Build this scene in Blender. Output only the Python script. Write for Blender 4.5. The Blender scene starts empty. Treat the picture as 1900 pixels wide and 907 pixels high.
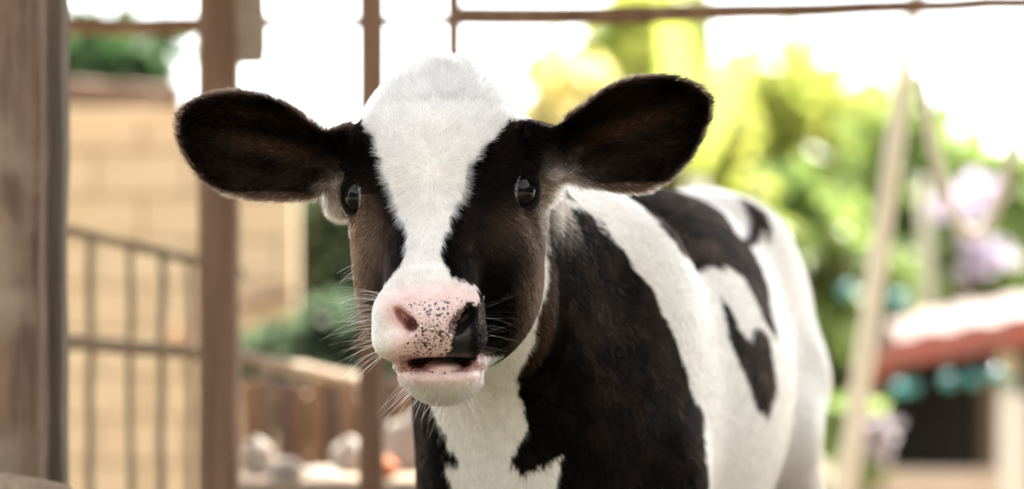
import bpy, bmesh, math, random, os
import numpy as np
from mathutils import Vector, Matrix, noise

R = math.radians
rng = np.random.default_rng(7)
random.seed(7)
sc = bpy.context.scene
col = sc.collection

# ------------------------------------------------------------------ camera
CAM_D, CAM_Z = 2.36, 0.75           # metres from the calf's eyes, height above ground
cam_data = bpy.data.cameras.new('camera')
cam_data.sensor_width = 36.0
cam_data.lens = 36.0 * CAM_D        # one metre of width at the calf's head
cam_data.clip_end = 500
cam_data.dof.use_dof = True
cam_data.dof.focus_distance = CAM_D - 0.03
cam_data.dof.aperture_fstop = 2.5
cam = bpy.data.objects.new('camera', cam_data)
cam.location = (0, -CAM_D, CAM_Z)
cam.rotation_euler = (R(90), 0, 0)
col.objects.link(cam)
sc.camera = cam

# ------------------------------------------------------------------ light
SUN_EL, SUN_AZ = 52.0, 24.0         # sun behind the trees, a little right of the view
world = bpy.data.worlds.new('World')
sc.world = world
world.use_nodes = True
wn = world.node_tree
bg = wn.nodes['Background']
sky = wn.nodes.new('ShaderNodeTexSky')
sky.sky_type = 'NISHITA'
sky.sun_disc = False
sky.sun_elevation = R(SUN_EL)
sky.sun_rotation = R(SUN_AZ)
sky.air_density = 1.0
sky.dust_density = 1.2
sky.ozone_density = 1.0
hs = wn.nodes.new('ShaderNodeHueSaturation')   # hazy, whitish tropical sky
hs.inputs['Saturation'].default_value = 0.10
wn.links.new(sky.outputs[0], hs.inputs['Color'])
wn.links.new(hs.outputs[0], bg.inputs['Color'])
bg.inputs['Strength'].default_value = 0.12
sun_data = bpy.data.lights.new('sun', 'SUN')
sun_data.energy = 5.0
sun_data.angle = R(0.6)
sun_data.color = (1.0, 0.93, 0.82)
sun = bpy.data.objects.new('sun', sun_data)
sd = Vector((math.sin(R(SUN_AZ)) * math.cos(R(SUN_EL)), math.cos(R(SUN_AZ)) * math.cos(R(SUN_EL)), math.sin(R(SUN_EL))))
sun.rotation_euler = (-sd).to_track_quat('-Z', 'Y').to_euler()
col.objects.link(sun)
sc.view_settings.view_transform = 'Standard'
sc.view_settings.look = 'None'
sc.view_settings.exposure = 2.48
sc.view_settings.gamma = 1.0
sc.cycles.use_denoising = True
sc.cycles.max_bounces = 8
sc.cycles.transparent_max_bounces = 8
sc.cycles.sample_clamp_indirect = 6.0

# ================================================================== helpers
PXM = 1900.0
def at(u, v, d):
    """a point d metres behind the calf's eyes, seen at photo pixel u, v"""
    s = (CAM_D + d) / CAM_D / PXM
    return Vector(((u - 950.0) * s, d, CAM_Z + (453.5 - v) * s))
def px(n, d):
    return n * (CAM_D + d) / CAM_D / PXM

def tag(o, label=None, cat=None, group=None, kind=None):
    for k, v in (('label', label), ('category', cat), ('group', group), ('kind', kind)):
        if v: o[k] = v
    return o
def new_mat(name):
    m = bpy.data.materials.new(name); m.use_nodes = True
    return m, m.node_tree, m.node_tree.nodes['Principled BSDF']
def nd(nt, typ, **kw):
    n = nt.nodes.new(typ)
    for k, v in kw.items():
        if k in n.inputs: n.inputs[k].default_value = v
        else: setattr(n, k, v)
    return n
def link(name, bm, mat, parent=None, smooth=True):
    m_ = bpy.data.meshes.new(name); bm.to_mesh(m_); bm.free()
    if smooth: m_.shade_smooth()
    m_.materials.append(mat)
    o = bpy.data.objects.new(name, m_); col.objects.link(o); o.parent = parent
    return o
def empty(name, label, cat, group=None, loc=(0, 0, 0)):
    o = bpy.data.objects.new(name, None); o.location = loc; o.empty_display_size = .1; col.objects.link(o)
    return tag(o, label, cat, group)

def rough_mat(name, c1, c2, scale=(30, 30, 4), rough=.8, bump=.5, dist=.004, c3=None, detail=6.0, patch=5.0):
    """two-tone weathered surface, grain stretched along z of the object"""
    m, nt, b = new_mat(name)
    tc = nd(nt, 'ShaderNodeTexCoord'); mp = nd(nt, 'ShaderNodeMapping'); mp.inputs['Scale'].default_value = scale
    nt.links.new(tc.outputs['Object'], mp.inputs['Vector'])
    n1 = nd(nt, 'ShaderNodeTexNoise', Scale=1.0, Detail=detail, Roughness=.62); nt.links.new(mp.outputs[0], n1.inputs['Vector'])
    r = nd(nt, 'ShaderNodeValToRGB'); r.color_ramp.elements[0].position = .34; r.color_ramp.elements[1].position = .68
    r.color_ramp.elements[0].color = (*c1, 1); r.color_ramp.elements[1].color = (*c2, 1)
    nt.links.new(n1.outputs['Fac'], r.inputs[0])
    outc = r.outputs[0]
    if c3:
        n2 = nd(nt, 'ShaderNodeTexNoise', Scale=patch, Detail=5.0); nt.links.new(tc.outputs['Object'], n2.inputs['Vector'])
        mr = nd(nt, 'ShaderNodeMapRange'); mr.inputs['From Min'].default_value = .48; mr.inputs['From Max'].default_value = .66
        nt.links.new(n2.outputs['Fac'], mr.inputs['Value'])
        mx = nd(nt, 'ShaderNodeMix', data_type='RGBA'); mx.inputs[7].default_value = (*c3, 1)
        nt.links.new(mr.outputs[0], mx.inputs[0]); nt.links.new(outc, mx.inputs[6]); outc = mx.outputs[2]
    nt.links.new(outc, b.inputs['Base Color']); b.inputs['Roughness'].default_value = rough
    bp = nd(nt, 'ShaderNodeBump', Strength=bump, Distance=dist); nt.links.new(n1.outputs['Fac'], bp.inputs['Height']); nt.links.new(bp.outputs[0], b.inputs['Normal'])
    return m

def leaf_mat(name, c1, c2, trans=.5):
    m, nt, b = new_mat(name)
    g_ = nd(nt, 'ShaderNodeNewGeometry'); r = nd(nt, 'ShaderNodeValToRGB')
    r.color_ramp.elements[0].color = (*c1, 1); r.color_ramp.elements[1].color = (*c2, 1)
    nt.links.new(g_.outputs['Random Per Island'], r.inputs[0])
    nt.links.new(r.outputs[0], b.inputs['Base Color']); b.inputs['Roughness'].default_value = .5
    tr = nd(nt, 'ShaderNodeBsdfTranslucent'); nt.links.new(r.outputs[0], tr.inputs['Color'])
    mx = nd(nt, 'ShaderNodeMixShader'); mx.inputs[0].default_value = trans
    nt.links.new(b.outputs[0], mx.inputs[1]); nt.links.new(tr.outputs[0], mx.inputs[2])
    nt.links.new(mx.outputs[0], nt.nodes['Material Output'].inputs[0])
    return m

def bm_beam(bm, a, b, w, h, side=None, jit=.0, segs=8, seed=0):
    """a timber from a to b, section w x h, bevelled edges, slightly uneven"""
    rr = random.Random(seed)
    a, b = Vector(a), Vector(b); ax = (b - a).normalized()
    side = Vector(side) if side is not None else (Vector((0, 1, 0)) if abs(ax.y) < .9 else Vector((0, 0, 1)))
    u = (side - ax * side.dot(ax)).normalized(); v = ax.cross(u)
    c = .16 * min(w, h)
    prof = [(-h / 2 + c, -w / 2), (h / 2 - c, -w / 2), (h / 2, -w / 2 + c), (h / 2, w / 2 - c), (h / 2 - c, w / 2), (-h / 2 + c, w / 2), (-h / 2, w / 2 - c), (-h / 2, -w / 2 + c)]
    rings = []
    for i in range(segs + 1):
        p = a.lerp(b, i / segs)
        rings.append([bm.verts.new(p + u * (q[0] + rr.uniform(-jit, jit)) + v * (q[1] + rr.uniform(-jit, jit))) for q in prof])
    for i in range(segs):
        for j in range(8):
            bm.faces.new((rings[i][j], rings[i][(j + 1) % 8], rings[i + 1][(j + 1) % 8], rings[i + 1][j]))
    bm.faces.new(rings[0][::-1]); bm.faces.new(rings[-1])
def beam(name, a, b, w, h, mat, parent=None, **kw):
    """the mesh is stored around its own lower end so that its grain follows its length"""
    a, b = Vector(a), Vector(b)
    bm = bmesh.new(); L = (b - a).length
    bm_beam(bm, (0, 0, 0), (0, 0, L), w, h, (0, 1, 0), **kw)
    bmesh.ops.recalc_face_normals(bm, faces=bm.faces)
    o = link(name, bm, mat, parent, smooth=False)
    ax = (b - a).normalized()
    yv = Vector((0, 1, 0)) - ax * ax.y
    yv = yv.normalized() if yv.length > .1 else Vector((1, 0, 0)); xv = yv.cross(ax)
    M = Matrix((xv, yv, ax)).transposed().to_4x4(); M.translation = a
    if parent is not None: M = parent.matrix_world.inverted() @ M if parent.type != 'EMPTY' else Matrix.Translation(-parent.location) @ M
    o.matrix_local = M
    return o
def bm_tube(bm, pts, rad, n=10, jit=0.0, seed=0, cap=True):
    rr = random.Random(seed)
    pts = [Vector(p) for p in pts]; rings = []
    up0 = Vector((.3, .9, .2)).normalized()
    for i, p in enumerate(pts):
        t = (pts[min(i + 1, len(pts) - 1)] - pts[max(i - 1, 0)]).normalized()
        u = (up0 - t * up0.dot(t)).normalized(); v = t.cross(u)
        r = rad[i] if isinstance(rad, (list, tuple)) else rad
        rings.append([bm.verts.new(p + (u * math.cos(2 * math.pi * j / n) + v * math.sin(2 * math.pi * j / n)) * r * (1 + rr.uniform(-jit, jit))) for j in range(n)])
    for i in range(len(pts) - 1):
        for j in range(n):
            bm.faces.new((rings[i][j], rings[i][(j + 1) % n], rings[i + 1][(j + 1) % n], rings[i + 1][j]))
    if cap: bm.faces.new(rings[0][::-1]); bm.faces.new(rings[-1])
def tube(name, pts, rad, mat, parent=None, **kw):
    bm = bmesh.new(); bm_tube(bm, pts, rad, **kw); bmesh.ops.recalc_face_normals(bm, faces=bm.faces)
    o = link(name, bm, mat, parent)
    if parent is not None: o.matrix_local = Matrix.Translation(-parent.location)
    return o
def bent(a, b, n, sag=0.0, jit=0.0, seed=0):
    rr = random.Random(seed); a, b = Vector(a), Vector(b); out = []
    for i in range(n + 1):
        t = i / n; p = a.lerp(b, t); p.z -= sag * 4 * t * (1 - t)
        if 0 < i < n: p += Vector((rr.uniform(-jit, jit), rr.uniform(-jit, jit), rr.uniform(-jit, jit)))
        out.append(p)
    return out

# ================================================================== ground
def gz(y):
    """the pen stands on a terrace; behind it the land falls away"""
    t = min(1, max(0, (y - 3.2) / 3.2)); return -1.7 * t * t * (3 - 2 * t)
m_soil = rough_mat('soil', (.12, .088, .06), (.22, .165, .115), (3, 3, 3), .95, .8, .03, c3=(.09, .12, .035), patch=.6)
bm = bmesh.new()
N_ = 96
gx = [(-1 if i < N_ / 2 else 1) * 150 * abs((i - N_ / 2) / (N_ / 2)) ** 2.2 for i in range(N_ + 1)]
grid = [[bm.verts.new((x, y + 4, gz(y + 4) + (0 if y + 4 < 3 else .05 * noise.noise(Vector((x * .35, y * .35, 0))) - .03))) for y in gx] for x in gx]
for i in range(N_):
    for j in range(N_):
        bm.faces.new((grid[i][j], grid[i + 1][j], grid[i + 1][j + 1], grid[i][j + 1]))
tag(link('ground', bm, m_soil), kind='structure')

# ================================================================== barn timbers
m_old = rough_mat('weathered_timber', (.12, .070, .048), (.27, .175, .12), (55, 55, 5), .85, .7, .006, c3=(.35, .26, .19), patch=7.0)
m_batten = rough_mat('grey_batten', (.10, .075, .052), (.19, .15, .11), (70, 70, 4), .85, .6, .004)
m_brown = rough_mat('brown_post', (.155, .082, .046), (.31, .185, .112), (24, 24, 2.2), .8, .5, .004)
m_pole = rough_mat('grey_pole', (.24, .175, .12), (.38, .29, .21), (60, 60, 6), .85, .6, .004)

D1 = .45
p0 = at(-20, 500, D1); c_ = empty('timber_post', 'thick weathered timber post with a grey batten at the left edge', 'post', loc=(p0.x, D1, 0))
wid = px(175, D1)
xc = at(68, 0, D1).x - wid / 2
beam('timber', (xc, D1 + .06, 0), (xc, D1 + .06, 2.33), wid, .12, m_old, c_, jit=.0025, segs=40, seed=3)
xb = at(87, 0, D1 + .04)
beam('batten', (xb.x, D1 + .10, 0), (xb.x, D1 + .10, 2.33), px(33, D1 + .08), .05, m_batten, c_, jit=.0015, segs=30, seed=4)
# log rail end at the foot of the picture
lg = at(60, 930, D1 - .1)
bm = bmesh.new()
pts = [Vector((at(-300, 0, .35).x, .36, lg.z)), Vector((at(-120, 0, .35).x, .35, lg.z + .004)), Vector((at(10, 0, .35).x, .345, lg.z + .002)), Vector((at(80, 0, .35).x, .345, lg.z - .002)), Vector((at(118, 0, .35).x, .345, lg.z - .006)), Vector((at(134, 0, .35).x, .345, lg.z - .010))]
bm_tube(bm, pts, [.030, .029, .030, .029, .026, .016], 14, .05, 5); bmesh.ops.recalc_face_normals(bm, faces=bm.faces)
tag(link('log_rail', bm, m_pole), 'rounded grey log end in front of the timber post, bottom left corner', 'log')

D2 = 1.42
def post(u0, u1, d, label, mat=m_brown, top=2.33, seed=0, depth=.06):
    a = at((u0 + u1) / 2, 450, d); w = px(u1 - u0, d)
    o = beam('brown_post', (a.x, d, 0), (a.x, d, top), w, depth, mat, None, jit=.0012, segs=24, seed=seed)
    return tag(o, label, 'post')
post(371, 443, D2, 'broad brown post behind the left ear', seed=11, depth=.07)
post(666, 713, D2, 'narrow brown post rising behind the white crown', seed=12, depth=.035)
post(830, 855, D2, 'thinnest brown post, above the top of the head', seed=13, depth=.02)
# plank nailed to the broad post
a, b = at(466, 118, D2 - .06), at(462, -160, D2 - .06)
tag(beam('hanging_plank', a, b, px(52, D2), .025, m_pole, None, jit=.002, segs=10, seed=14), 'short greyish plank nailed beside the broad brown post', 'plank')
# bars near the top of the picture
m_wire, nt, b_ = new_mat('thin_wire'); b_.inputs['Base Color'].default_value = (.20, .17, .14, 1); b_.inputs['Metallic'].default_value = .6; b_.inputs['Roughness'].default_value = .5
tag(tube('wire', bent(at(440, 42, D2 + .02), at(840, 37, D2 + .02), 8, .002), .0075, m_wire), 'thin straight wire between the brown posts', 'wire')
tag(tube('crossbar', bent(at(846, 30, D2), at(1980, 1, D2 + .5), 14, .006, .002, 3), [.0150] * 6 + [.0145] * 5 + [.014] * 4, m_brown, jit=.04), 'long thin brown crossbar along the top right edge', 'bar')
tag(tube('eave_bar', bent(at(60, 46, 2.4), at(376, 47, 2.4), 8, .003, .002, 5), .019, m_brown, jit=.05), 'brown horizontal bar above the tan wall at top left', 'bar')

# corrugated roof added out of view, keeps the sun off the calf
m_roof, nt, b_ = new_mat('roof_sheet'); b_.inputs['Base Color'].default_value = (.30, .28, .26, 1); b_.inputs['Roughness'].default_value = .6; b_.inputs['Metallic'].default_value = .2
bm = bmesh.new(); rows = []
for i in range(161):
    x = -2.8 + 7.6 * i / 160; dz = .018 * math.cos(i * math.pi / 2)
    rows.append([bm.verts.new((x, y, 2.42 + dz + .03 * (y - .75))) for y in (.22, 1.0, 2.0, 3.4)])
for i in range(160):
    for j in range(3): bm.faces.new((rows[i][j], rows[i + 1][j], rows[i + 1][j + 1], rows[i][j + 1]))
ro_ = link('shade_roof', bm, m_roof)
md = ro_.modifiers.new('thickness', 'SOLIDIFY'); md.thickness = .006
tag(ro_, 'unseen corrugated sheet roof added over the posts to shade the calf', 'roof')

# ================================================================== stick gate in front of the tan wall
DG = 1.75
g0 = at(250, 700, DG); gate = empty('stick_gate', 'leaning gate of thin grey sticks before the tan block wall', 'gate', loc=(g0.x, DG, 0))
tube('rail', bent(at(70, 412, DG + .02), at(452, 507, DG + .10), 8, .0, .001, 1) , .0085, m_pole, gate, jit=.08)
tube('rail', bent(at(60, 630, DG), at(420, 658, DG + .06), 8, .0, .002, 2) + bent(at(450, 664, DG + .08), at(672, 706, DG + .55), 6, 0, .002, 4), [.0125] * 9 + [.0135] * 7, m_pole, gate, jit=.08)
for i, (u, v0) in enumerate(((106, 428), (168, 440), (240, 456), (301, 470), (352, 482))):
    tube('stick', bent(at(u, v0 - 12, DG + .03 + .012 * i), at(u + random.uniform(-4, 4), 1090, DG + .03 + .012 * i), 9, 0, .0022, 20 + i), .0062 + .0012 * (i % 2), m_pole, gate, jit=.08)

# ================================================================== tan block wall with eave
DW = 5.6
m_block = [rough_mat('tan_block', (.74, .57, .39), (.80, .64, .46), (12, 12, 12), .9, .5, .006),
           rough_mat('pale_block', (.76, .60, .42), (.82, .67, .49), (12, 12, 12), .9, .5, .006),
           rough_mat('ochre_block', (.73, .56, .37), (.79, .63, .45), (12, 12, 12), .9, .5, .006)]
m_mortar = rough_mat('clay_mortar', (.70, .52, .34), (.75, .58, .41), (20, 20, 20), .95, .4, .004)
w0 = at(-330, 0, DW).x; w1 = at(548, 0, DW).x
ztop = at(0, 198, DW).z
wall = empty('block_wall', 'tan wall of pale clay blocks behind the stick gate', 'wall', loc=((w0 + w1) / 2, DW, 0))
bm = bmesh.new(); bm_beam(bm, ((w0 + w1) / 2, DW + .10, gz(DW) - .1), ((w0 + w1) / 2, DW + .10, ztop - .004), w1 - w0 - .01, .12, (0, 1, 0), segs=2)
bmesh.ops.recalc_face_normals(bm, faces=bm.faces)
o = link('mortar', bm, m_mortar, wall, False); o.matrix_local = Matrix.Translation(-wall.location)
NR_ = 18; bh, bw_ = (ztop - gz(DW)) / NR_, .30
blk = []
for k in range(3):
    bm = bmesh.new(); bmesh.ops.create_cube(bm, size=1.0, matrix=Matrix.Diagonal((bw_ - .007, .05, bh - .007, 1)))
    bmesh.ops.bevel(bm, geom=bm.edges[:], offset=.003, segments=1, affect='EDGES')
    m_ = bpy.data.meshes.new('brick'); bm.to_mesh(m_); bm.free(); m_.materials.append(m_block[k]); blk.append(m_)
rr = random.Random(9)
for r_ in range(NR_):
    nb = int((w1 - w0) / bw_) + 1
    x = w0 - (bw_ / 2 if r_ % 2 else 0)
    while x < w1 - .02:
        xa, xb2 = max(x, w0), min(x + bw_, w1)
        if xb2 - xa > .05:
            k = rr.choice((0, 0, 2)) if r_ % 2 else rr.choice((0, 1, 1))
            o = bpy.data.objects.new('brick', blk[k]); col.objects.link(o); o.parent = wall
            o.location = ((xa + xb2) / 2 - wall.location.x, .025 + rr.uniform(-.004, .004), gz(DW) + (r_ + .5) * bh)
            o.scale = ((xb2 - xa) / bw_, 1, 1)
        x += bw_
m_eave = rough_mat('eave_board', (.17, .10, .07), (.28, .18, .13), (20, 20, 4), .8, .5, .005)
ev = beam('eave_beam', at(-330, 136, DW - .25), at(338, 182, DW - .25), px(40, DW), .10, m_eave, None, jit=.004, segs=12, seed=31)
tag(ev, 'reddish brown eave beam lying along the top of the tan wall', 'beam')
tag(beam('wall_ledge', at(446, 572, DW - .06), at(548, 543, DW - .06), px(20, DW), .06, m_eave, None, jit=.003, segs=4, seed=32), 'dark slanting ledge on the tan wall right of the broad post', 'ledge')
# round pale orange gourd resting on the gate rail
m_gourd = rough_mat('gourd_skin', (.70, .42, .22), (.80, .55, .33), (14, 14, 14), .45, .2, .002)
bm = bmesh.new(); bmesh.ops.create_uvsphere(bm, u_segments=24, v_segments=16, radius=1)
for v_ in bm.verts:
    a_ = math.atan2(v_.co.y, v_.co.x); f = 1 + .06 * math.cos(a_ * 8) * (1 - abs(v_.co.z)); v_.co.x *= f; v_.co.y *= f; v_.co.z *= .92 - .12 * math.exp(-(v_.co.x ** 2 + v_.co.y ** 2) / .06)
gp = at(331, 622, DW - .22)
gr = link('gourd', bm, m_gourd); gr.location = gp; gr.scale = (px(24, DW),) * 3
tag(gr, 'round pale orange gourd hanging in front of the tan wall', 'gourd')
tube('stem', [Vector((0, 0, .8)), Vector((.05, 0, 1.5)), Vector((0, 0, 6.0))], [.10, .06, .03], m_pole, gr)

# ================================================================== low plank fence, sacks and plank by the calf's chest
DF = 2.6
m_plank = [rough_mat('red_brown_plank', (.22, .12, .07), (.33, .20, .125), (30, 30, 4), .85, .5, .004), rough_mat('dull_plank', (.20, .135, .10), (.30, .21, .16), (30, 30, 4), .85, .5, .004),
           rough_mat('dark_plank', (.12, .075, .065), (.18, .12, .105), (30, 30, 4), .85, .5, .004)]
fx = at(560, 760, DF); fence = empty('plank_fence', 'low fence of upright reddish brown planks left of the throat', 'fence', loc=(fx.x, DF, 0))
for i, u in enumerate(range(452, 790, 31)):
    k = (0, 1, 2, 0, 0, 2, 0, 1, 2, 0, 0)[i % 11]
    a = at(u + 14, 706 - 6 * math.sin(i * 1.7), DF)
    beam('plank', (a.x, DF + .012 * (i % 2), 0), (a.x + random.uniform(-.008, .008), DF + .012 * (i % 2), a.z), px(27, DF), .02, m_plank[k], fence, jit=.002, segs=6, seed=40 + i)
for v in (735, 850):
    beam('rail', at(446, v, DF + .045), at(800, v + 14, DF + .045), px(22, DF), .03, m_plank[1], fence, jit=.002, segs=6, seed=v)
m_sack = rough_mat('white_sack', (.36, .31, .27), (.52, .46, .41), (25, 25, 25), .7, .5, .01)
m_osack = rough_mat('orange_sack', (.50, .14, .05), (.62, .22, .09), (25, 25, 25), .7, .5, .01)
def sack(u, v, d, ru, rv, label, mat=m_sack, seed=0):
    bm = bmesh.new(); bmesh.ops.create_icosphere(bm, subdivisions=4, radius=1)
    for v_ in bm.verts:
        n_ = noise.noise(v_.co * 2.1 + Vector((seed * 3.7, 0, 0))) * .30 + noise.noise(v_.co * 5.0 + Vector((seed, 9, 0))) * .16
        n_ += .10 * abs(noise.noise(v_.co * 9 + Vector((0, seed, 0))))
        v_.co *= 1 + n_
        if v_.co.z < -.55: v_.co.z = -.55 + (v_.co.z + .55) * .15
    o = link('crumpled_sack', bm, mat); p = at(u, v, d)
    o.location = p; o.scale = (px(ru, d), px(ru, d) * .8, px(rv, d)); o.rotation_euler = (0, 0, seed)
    return tag(o, label, 'sack', 'crumpled sacks heaped on the bench')
# a bench carries the sacks
bz = at(600, 896, 1.95).z
bench = empty('bench', 'grey plank bench along the bottom edge left of the chest', 'bench', loc=(at(620, 0, 1.95).x, 1.95, 0))
beam('seat', (at(430, 0, 1.9).x, 1.95, bz), (at(850, 0, 1.9).x, 1.95, bz), .03, .34, m_pole, bench, jit=.002, segs=6, seed=51)
for u in (455, 820):
    for dy in (-.12, .12):
        a = at(u, 0, 1.95); beam('leg', (a.x, 1.95 + dy, 0), (a.x, 1.95 + dy, bz - .016), .045, .045, m_pole, bench, segs=3, seed=52)
sack(478, 855, 1.98, 34, 42, 'tall crumpled white sack nearest the broad brown post', seed=1)
sack(530, 876, 1.88, 36, 26, 'low bright white crumpled sack, second from the broad post', seed=2)
sack(592, 884, 1.95, 40, 18, 'flat pinkish white crumpled sack in the middle of the heap', seed=3)
sack(650, 858, 2.02, 40, 46, 'bulky cream crumpled sack under the planks', seed=4)
sack(712, 868, 1.92, 30, 22, 'small orange red crumpled sack beside the black chest', m_osack, seed=5)
sack(758, 838, 2.06, 46, 66, 'tall pale crumpled sack touching the outline of the chest', seed=6)

# ================================================================== leaning pole, second pole, hanging cord
m_bamboo = rough_mat('pale_bamboo', (.74, .66, .52), (.84, .78, .66), (20, 20, 3), .55, .3, .003)
DP = 3.2
bm = bmesh.new(); a, b = at(1712, -90, DP + .4), at(1545, 1180, DP)
b.z = -.02
pts, rad = [], []
for i in range(37):
    t = i / 36; pts.append(a.lerp(b, t)); rad.append((px(15, DP) + px(6, DP) * t) * (1.10 if i % 6 == 0 else 1.0))
bm_tube(bm, pts, rad, 14); bmesh.ops.recalc_face_normals(bm, faces=bm.faces)
tag(link('bamboo_pole', bm, m_bamboo), 'pale leaning bamboo pole right of the white rump', 'pole')
tag(tube('thin_pole', bent(at(1708, 330, 10.2), at(1780, 1300, 10.2), 10, 0, .006, 6), px(10, 10.2), m_bamboo), 'thinner pale upright pole behind the hanging rope', 'pole')
rp = []
for i in range(29):
    t = i / 28; u = 1706 + (1905 - 1706) * t
    v = 170 + 265 * (1 - (2 * (t - .03) - .96) ** 2 / .93) if True else 0
    rp.append(at(u, v, 2.9))
m_rope = rough_mat('pale_rope', (.60, .55, .46), (.75, .70, .62), (200, 200, 200), .8, .6, .003)
tag(tube('hanging_rope', rp, .0125, m_rope), 'pale rope hanging in a loose loop before the purple flowers', 'rope')

# ================================================================== hut with red roof
DH = 8.0
hc_ = at(1780, 700, DH); hut = empty('hut', 'open hut with red edged roof and dark inside at lower right', 'hut', loc=(hc_.x, DH, gz(DH)))
m_red, nt, b_ = new_mat('red_fascia'); b_.inputs['Roughness'].default_value = .45
nz = nd(nt, 'ShaderNodeTexNoise', Scale=6.0, Detail=4.0); r = nd(nt, 'ShaderNodeValToRGB'); r.color_ramp.elements[0].color = (.27, .05, .034, 1); r.color_ramp.elements[1].color = (.35, .075, .052, 1)
nt.links.new(nz.outputs['Fac'], r.inputs[0]); nt.links.new(r.outputs[0], b_.inputs['Base Color'])
m_tin = rough_mat('pale_roof_sheet', (.13, .085, .075), (.20, .14, .125), (3, 3, 3), .5, .3, .01)
m_dark = rough_mat('shade_dark_boards', (.007, .007, .008), (.014, .013, .012), (4, 4, 1), .8, .4, .01)  # shade inside the hut is put into this near-black wall colour
m_soff = rough_mat('red_brown_soffit', (.06, .022, .016), (.09, .035, .025), (6, 6, 2), .8, .4, .01)
def hp(v): return Vector(v) - hut.location
# roof: front edge runs from (1668,640) up to the right; far edge higher
fl, fr = at(1668, 628, DH - .6), at(2080, 560, DH - 1.4)
bl, br = at(1640, 590, DH + 1.6), at(2080, 520, DH + 1.0)
ll = at(1604, 688, DH + .4)
def slab(name, quad, th, mat, parent):
    bm = bmesh.new(); q = [hp(p) for p in quad]
    n_ = (q[1] - q[0]).cross(q[3] - q[0]).normalized()
    if n_.z < 0: n_ = -n_
    A = [bm.verts.new(p) for p in q]; B2 = [bm.verts.new(p - n_ * th) for p in q]
    bm.faces.new(A); bm.faces.new(B2[::-1])
    for i in range(len(q)): bm.faces.new((A[i], A[(i + 1) % len(q)], B2[(i + 1) % len(q)], B2[i]))
    bmesh.ops.recalc_face_normals(bm, faces=bm.faces)
    return link(name, bm, mat, parent, False)
dn = Vector((0, 0, -.105)); off = Vector((0, -.03, 0))
roof = slab('roof', [fl + dn, fr + dn, br + dn * 2, bl + dn * 2], .02, m_soff, hut)
for i in range(10):                                   # roof sheets side by side
    a0, a1 = i / 10, (i + 1) / 10 - .004
    dz = Vector((0, 0, .012 * (i % 2)))
    slab('roof_sheet', [fl.lerp(fr, a0) + dz, fl.lerp(fr, a1) + dz, bl.lerp(br, a1) + dz, bl.lerp(br, a0) + dz], .02, m_tin, roof)
slab('roof_sheet', [fl, bl, at(1600, 676, DH + 1.9), ll], .02, m_tin, roof)
slab('fascia', [fl + off, fr + off, fr + off + dn, fl + off + dn], .03, m_red, roof)
sl_ = Vector((-.02, -.02, 0))
slab('fascia', [fl + sl_, ll + sl_, ll + sl_ + dn, fl + sl_ + dn], .03, m_red, roof)
bz_ = at(1700, 640, DH + 1.5).z
def hbox(name, u0, u1, v0, v1, d, th, mat):
    a = at((u0 + u1) / 2, v0, d); b = at((u0 + u1) / 2, v1, d); b.z = gz(d) - .03
    return beam(name, b, a, px(u1 - u0, d), th, mat, hut, segs=3)
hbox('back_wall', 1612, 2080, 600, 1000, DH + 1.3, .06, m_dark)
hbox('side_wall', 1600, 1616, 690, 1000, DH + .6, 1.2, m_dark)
hbox('post', 1852, 1886, 634, 1000, DH - .2, .09, m_bamboo)
hbox('post', 1816, 1854, 700, 1000, DH + .5, .10, rough_mat('grey_brown_post', (.16, .12, .10), (.22, .17, .145), (8, 8, 2), .8, .4, .005))
hbox('low_wall', 1572, 1862, 872, 1000, DH - .7, .12, rough_mat('cream_plaster', (.60, .48, .40), (.70, .58, .50), (6, 6, 6), .85, .3, .01))
m_white = rough_mat('white_plaster', (.72, .68, .64), (.80, .77, .73), (6, 6, 6), .8, .3, .01)
pl = at(1884, 0, DH - 1.2)
tag(beam('white_pillar', (pl.x, DH - 1.2, gz(7) - .03), (pl.x, DH - 1.2, at(0, 735, DH - 1.2).z), px(46, DH - 1.2), .14, m_white, None, segs=3), 'short white pillar at the right edge before the hut', 'pillar')
# turquoise glass balls hung along strings
m_turq, nt, b_ = new_mat('turquoise_glass'); b_.inputs['Base Color'].default_value = (.03, .30, .31, 1); b_.inputs['Roughness'].default_value = .18; b_.inputs['Coat Weight'].default_value = .6
def ball(u, v, d, r, label):
    r = r * .62
    bm = bmesh.new(); bmesh.ops.create_uvsphere(bm, u_segments=20, v_segments=12, radius=px(r, d))
    o = link('glass_ball', bm, m_turq); o.location = at(u, v, d)
    cp_ = tube('cap', [Vector((0, 0, px(r, d) * .95)), Vector((0, 0, px(r, d) * 1.35))], px(r * .3, d), m_wire, o)
    tube('string', [Vector((0, 0, px(r, d) * 1.3)), Vector((.01, 0, px(r + 70, d)))], .004, m_wire, cp_)
    tag(o, label, 'ornament', 'turquoise glass balls hung round the hut')
for u, v, d, r, lb in ((1668, 722, 7.1, 24, 'turquoise glass ball, leftmost under the red eave'), (1694, 718, 7.3, 20, 'turquoise glass ball, second from the left under the red eave'),
                    (1760, 706, 7.0, 23, 'dark turquoise glass ball, third from the left under the red eave'), (1806, 704, 7.0, 23, 'dark turquoise glass ball, fourth from the left under the red eave'),
                    (1848, 694, 6.2, 22, 'brightest turquoise glass ball, in front of the hut post'), (1870, 708, 7.0, 20, 'turquoise glass ball, rightmost under the red eave'),
                    (1572, 540, 6.8, 22, 'turquoise glass ball left of the leaning bamboo pole'), (1632, 540, 7.0, 16, 'turquoise glass ball touching the right side of the bamboo pole'), (1668, 558, 7.4, 26, 'turquoise glass ball just above the left corner of the roof')):
    ball(u, v, d, r, lb)

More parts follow.
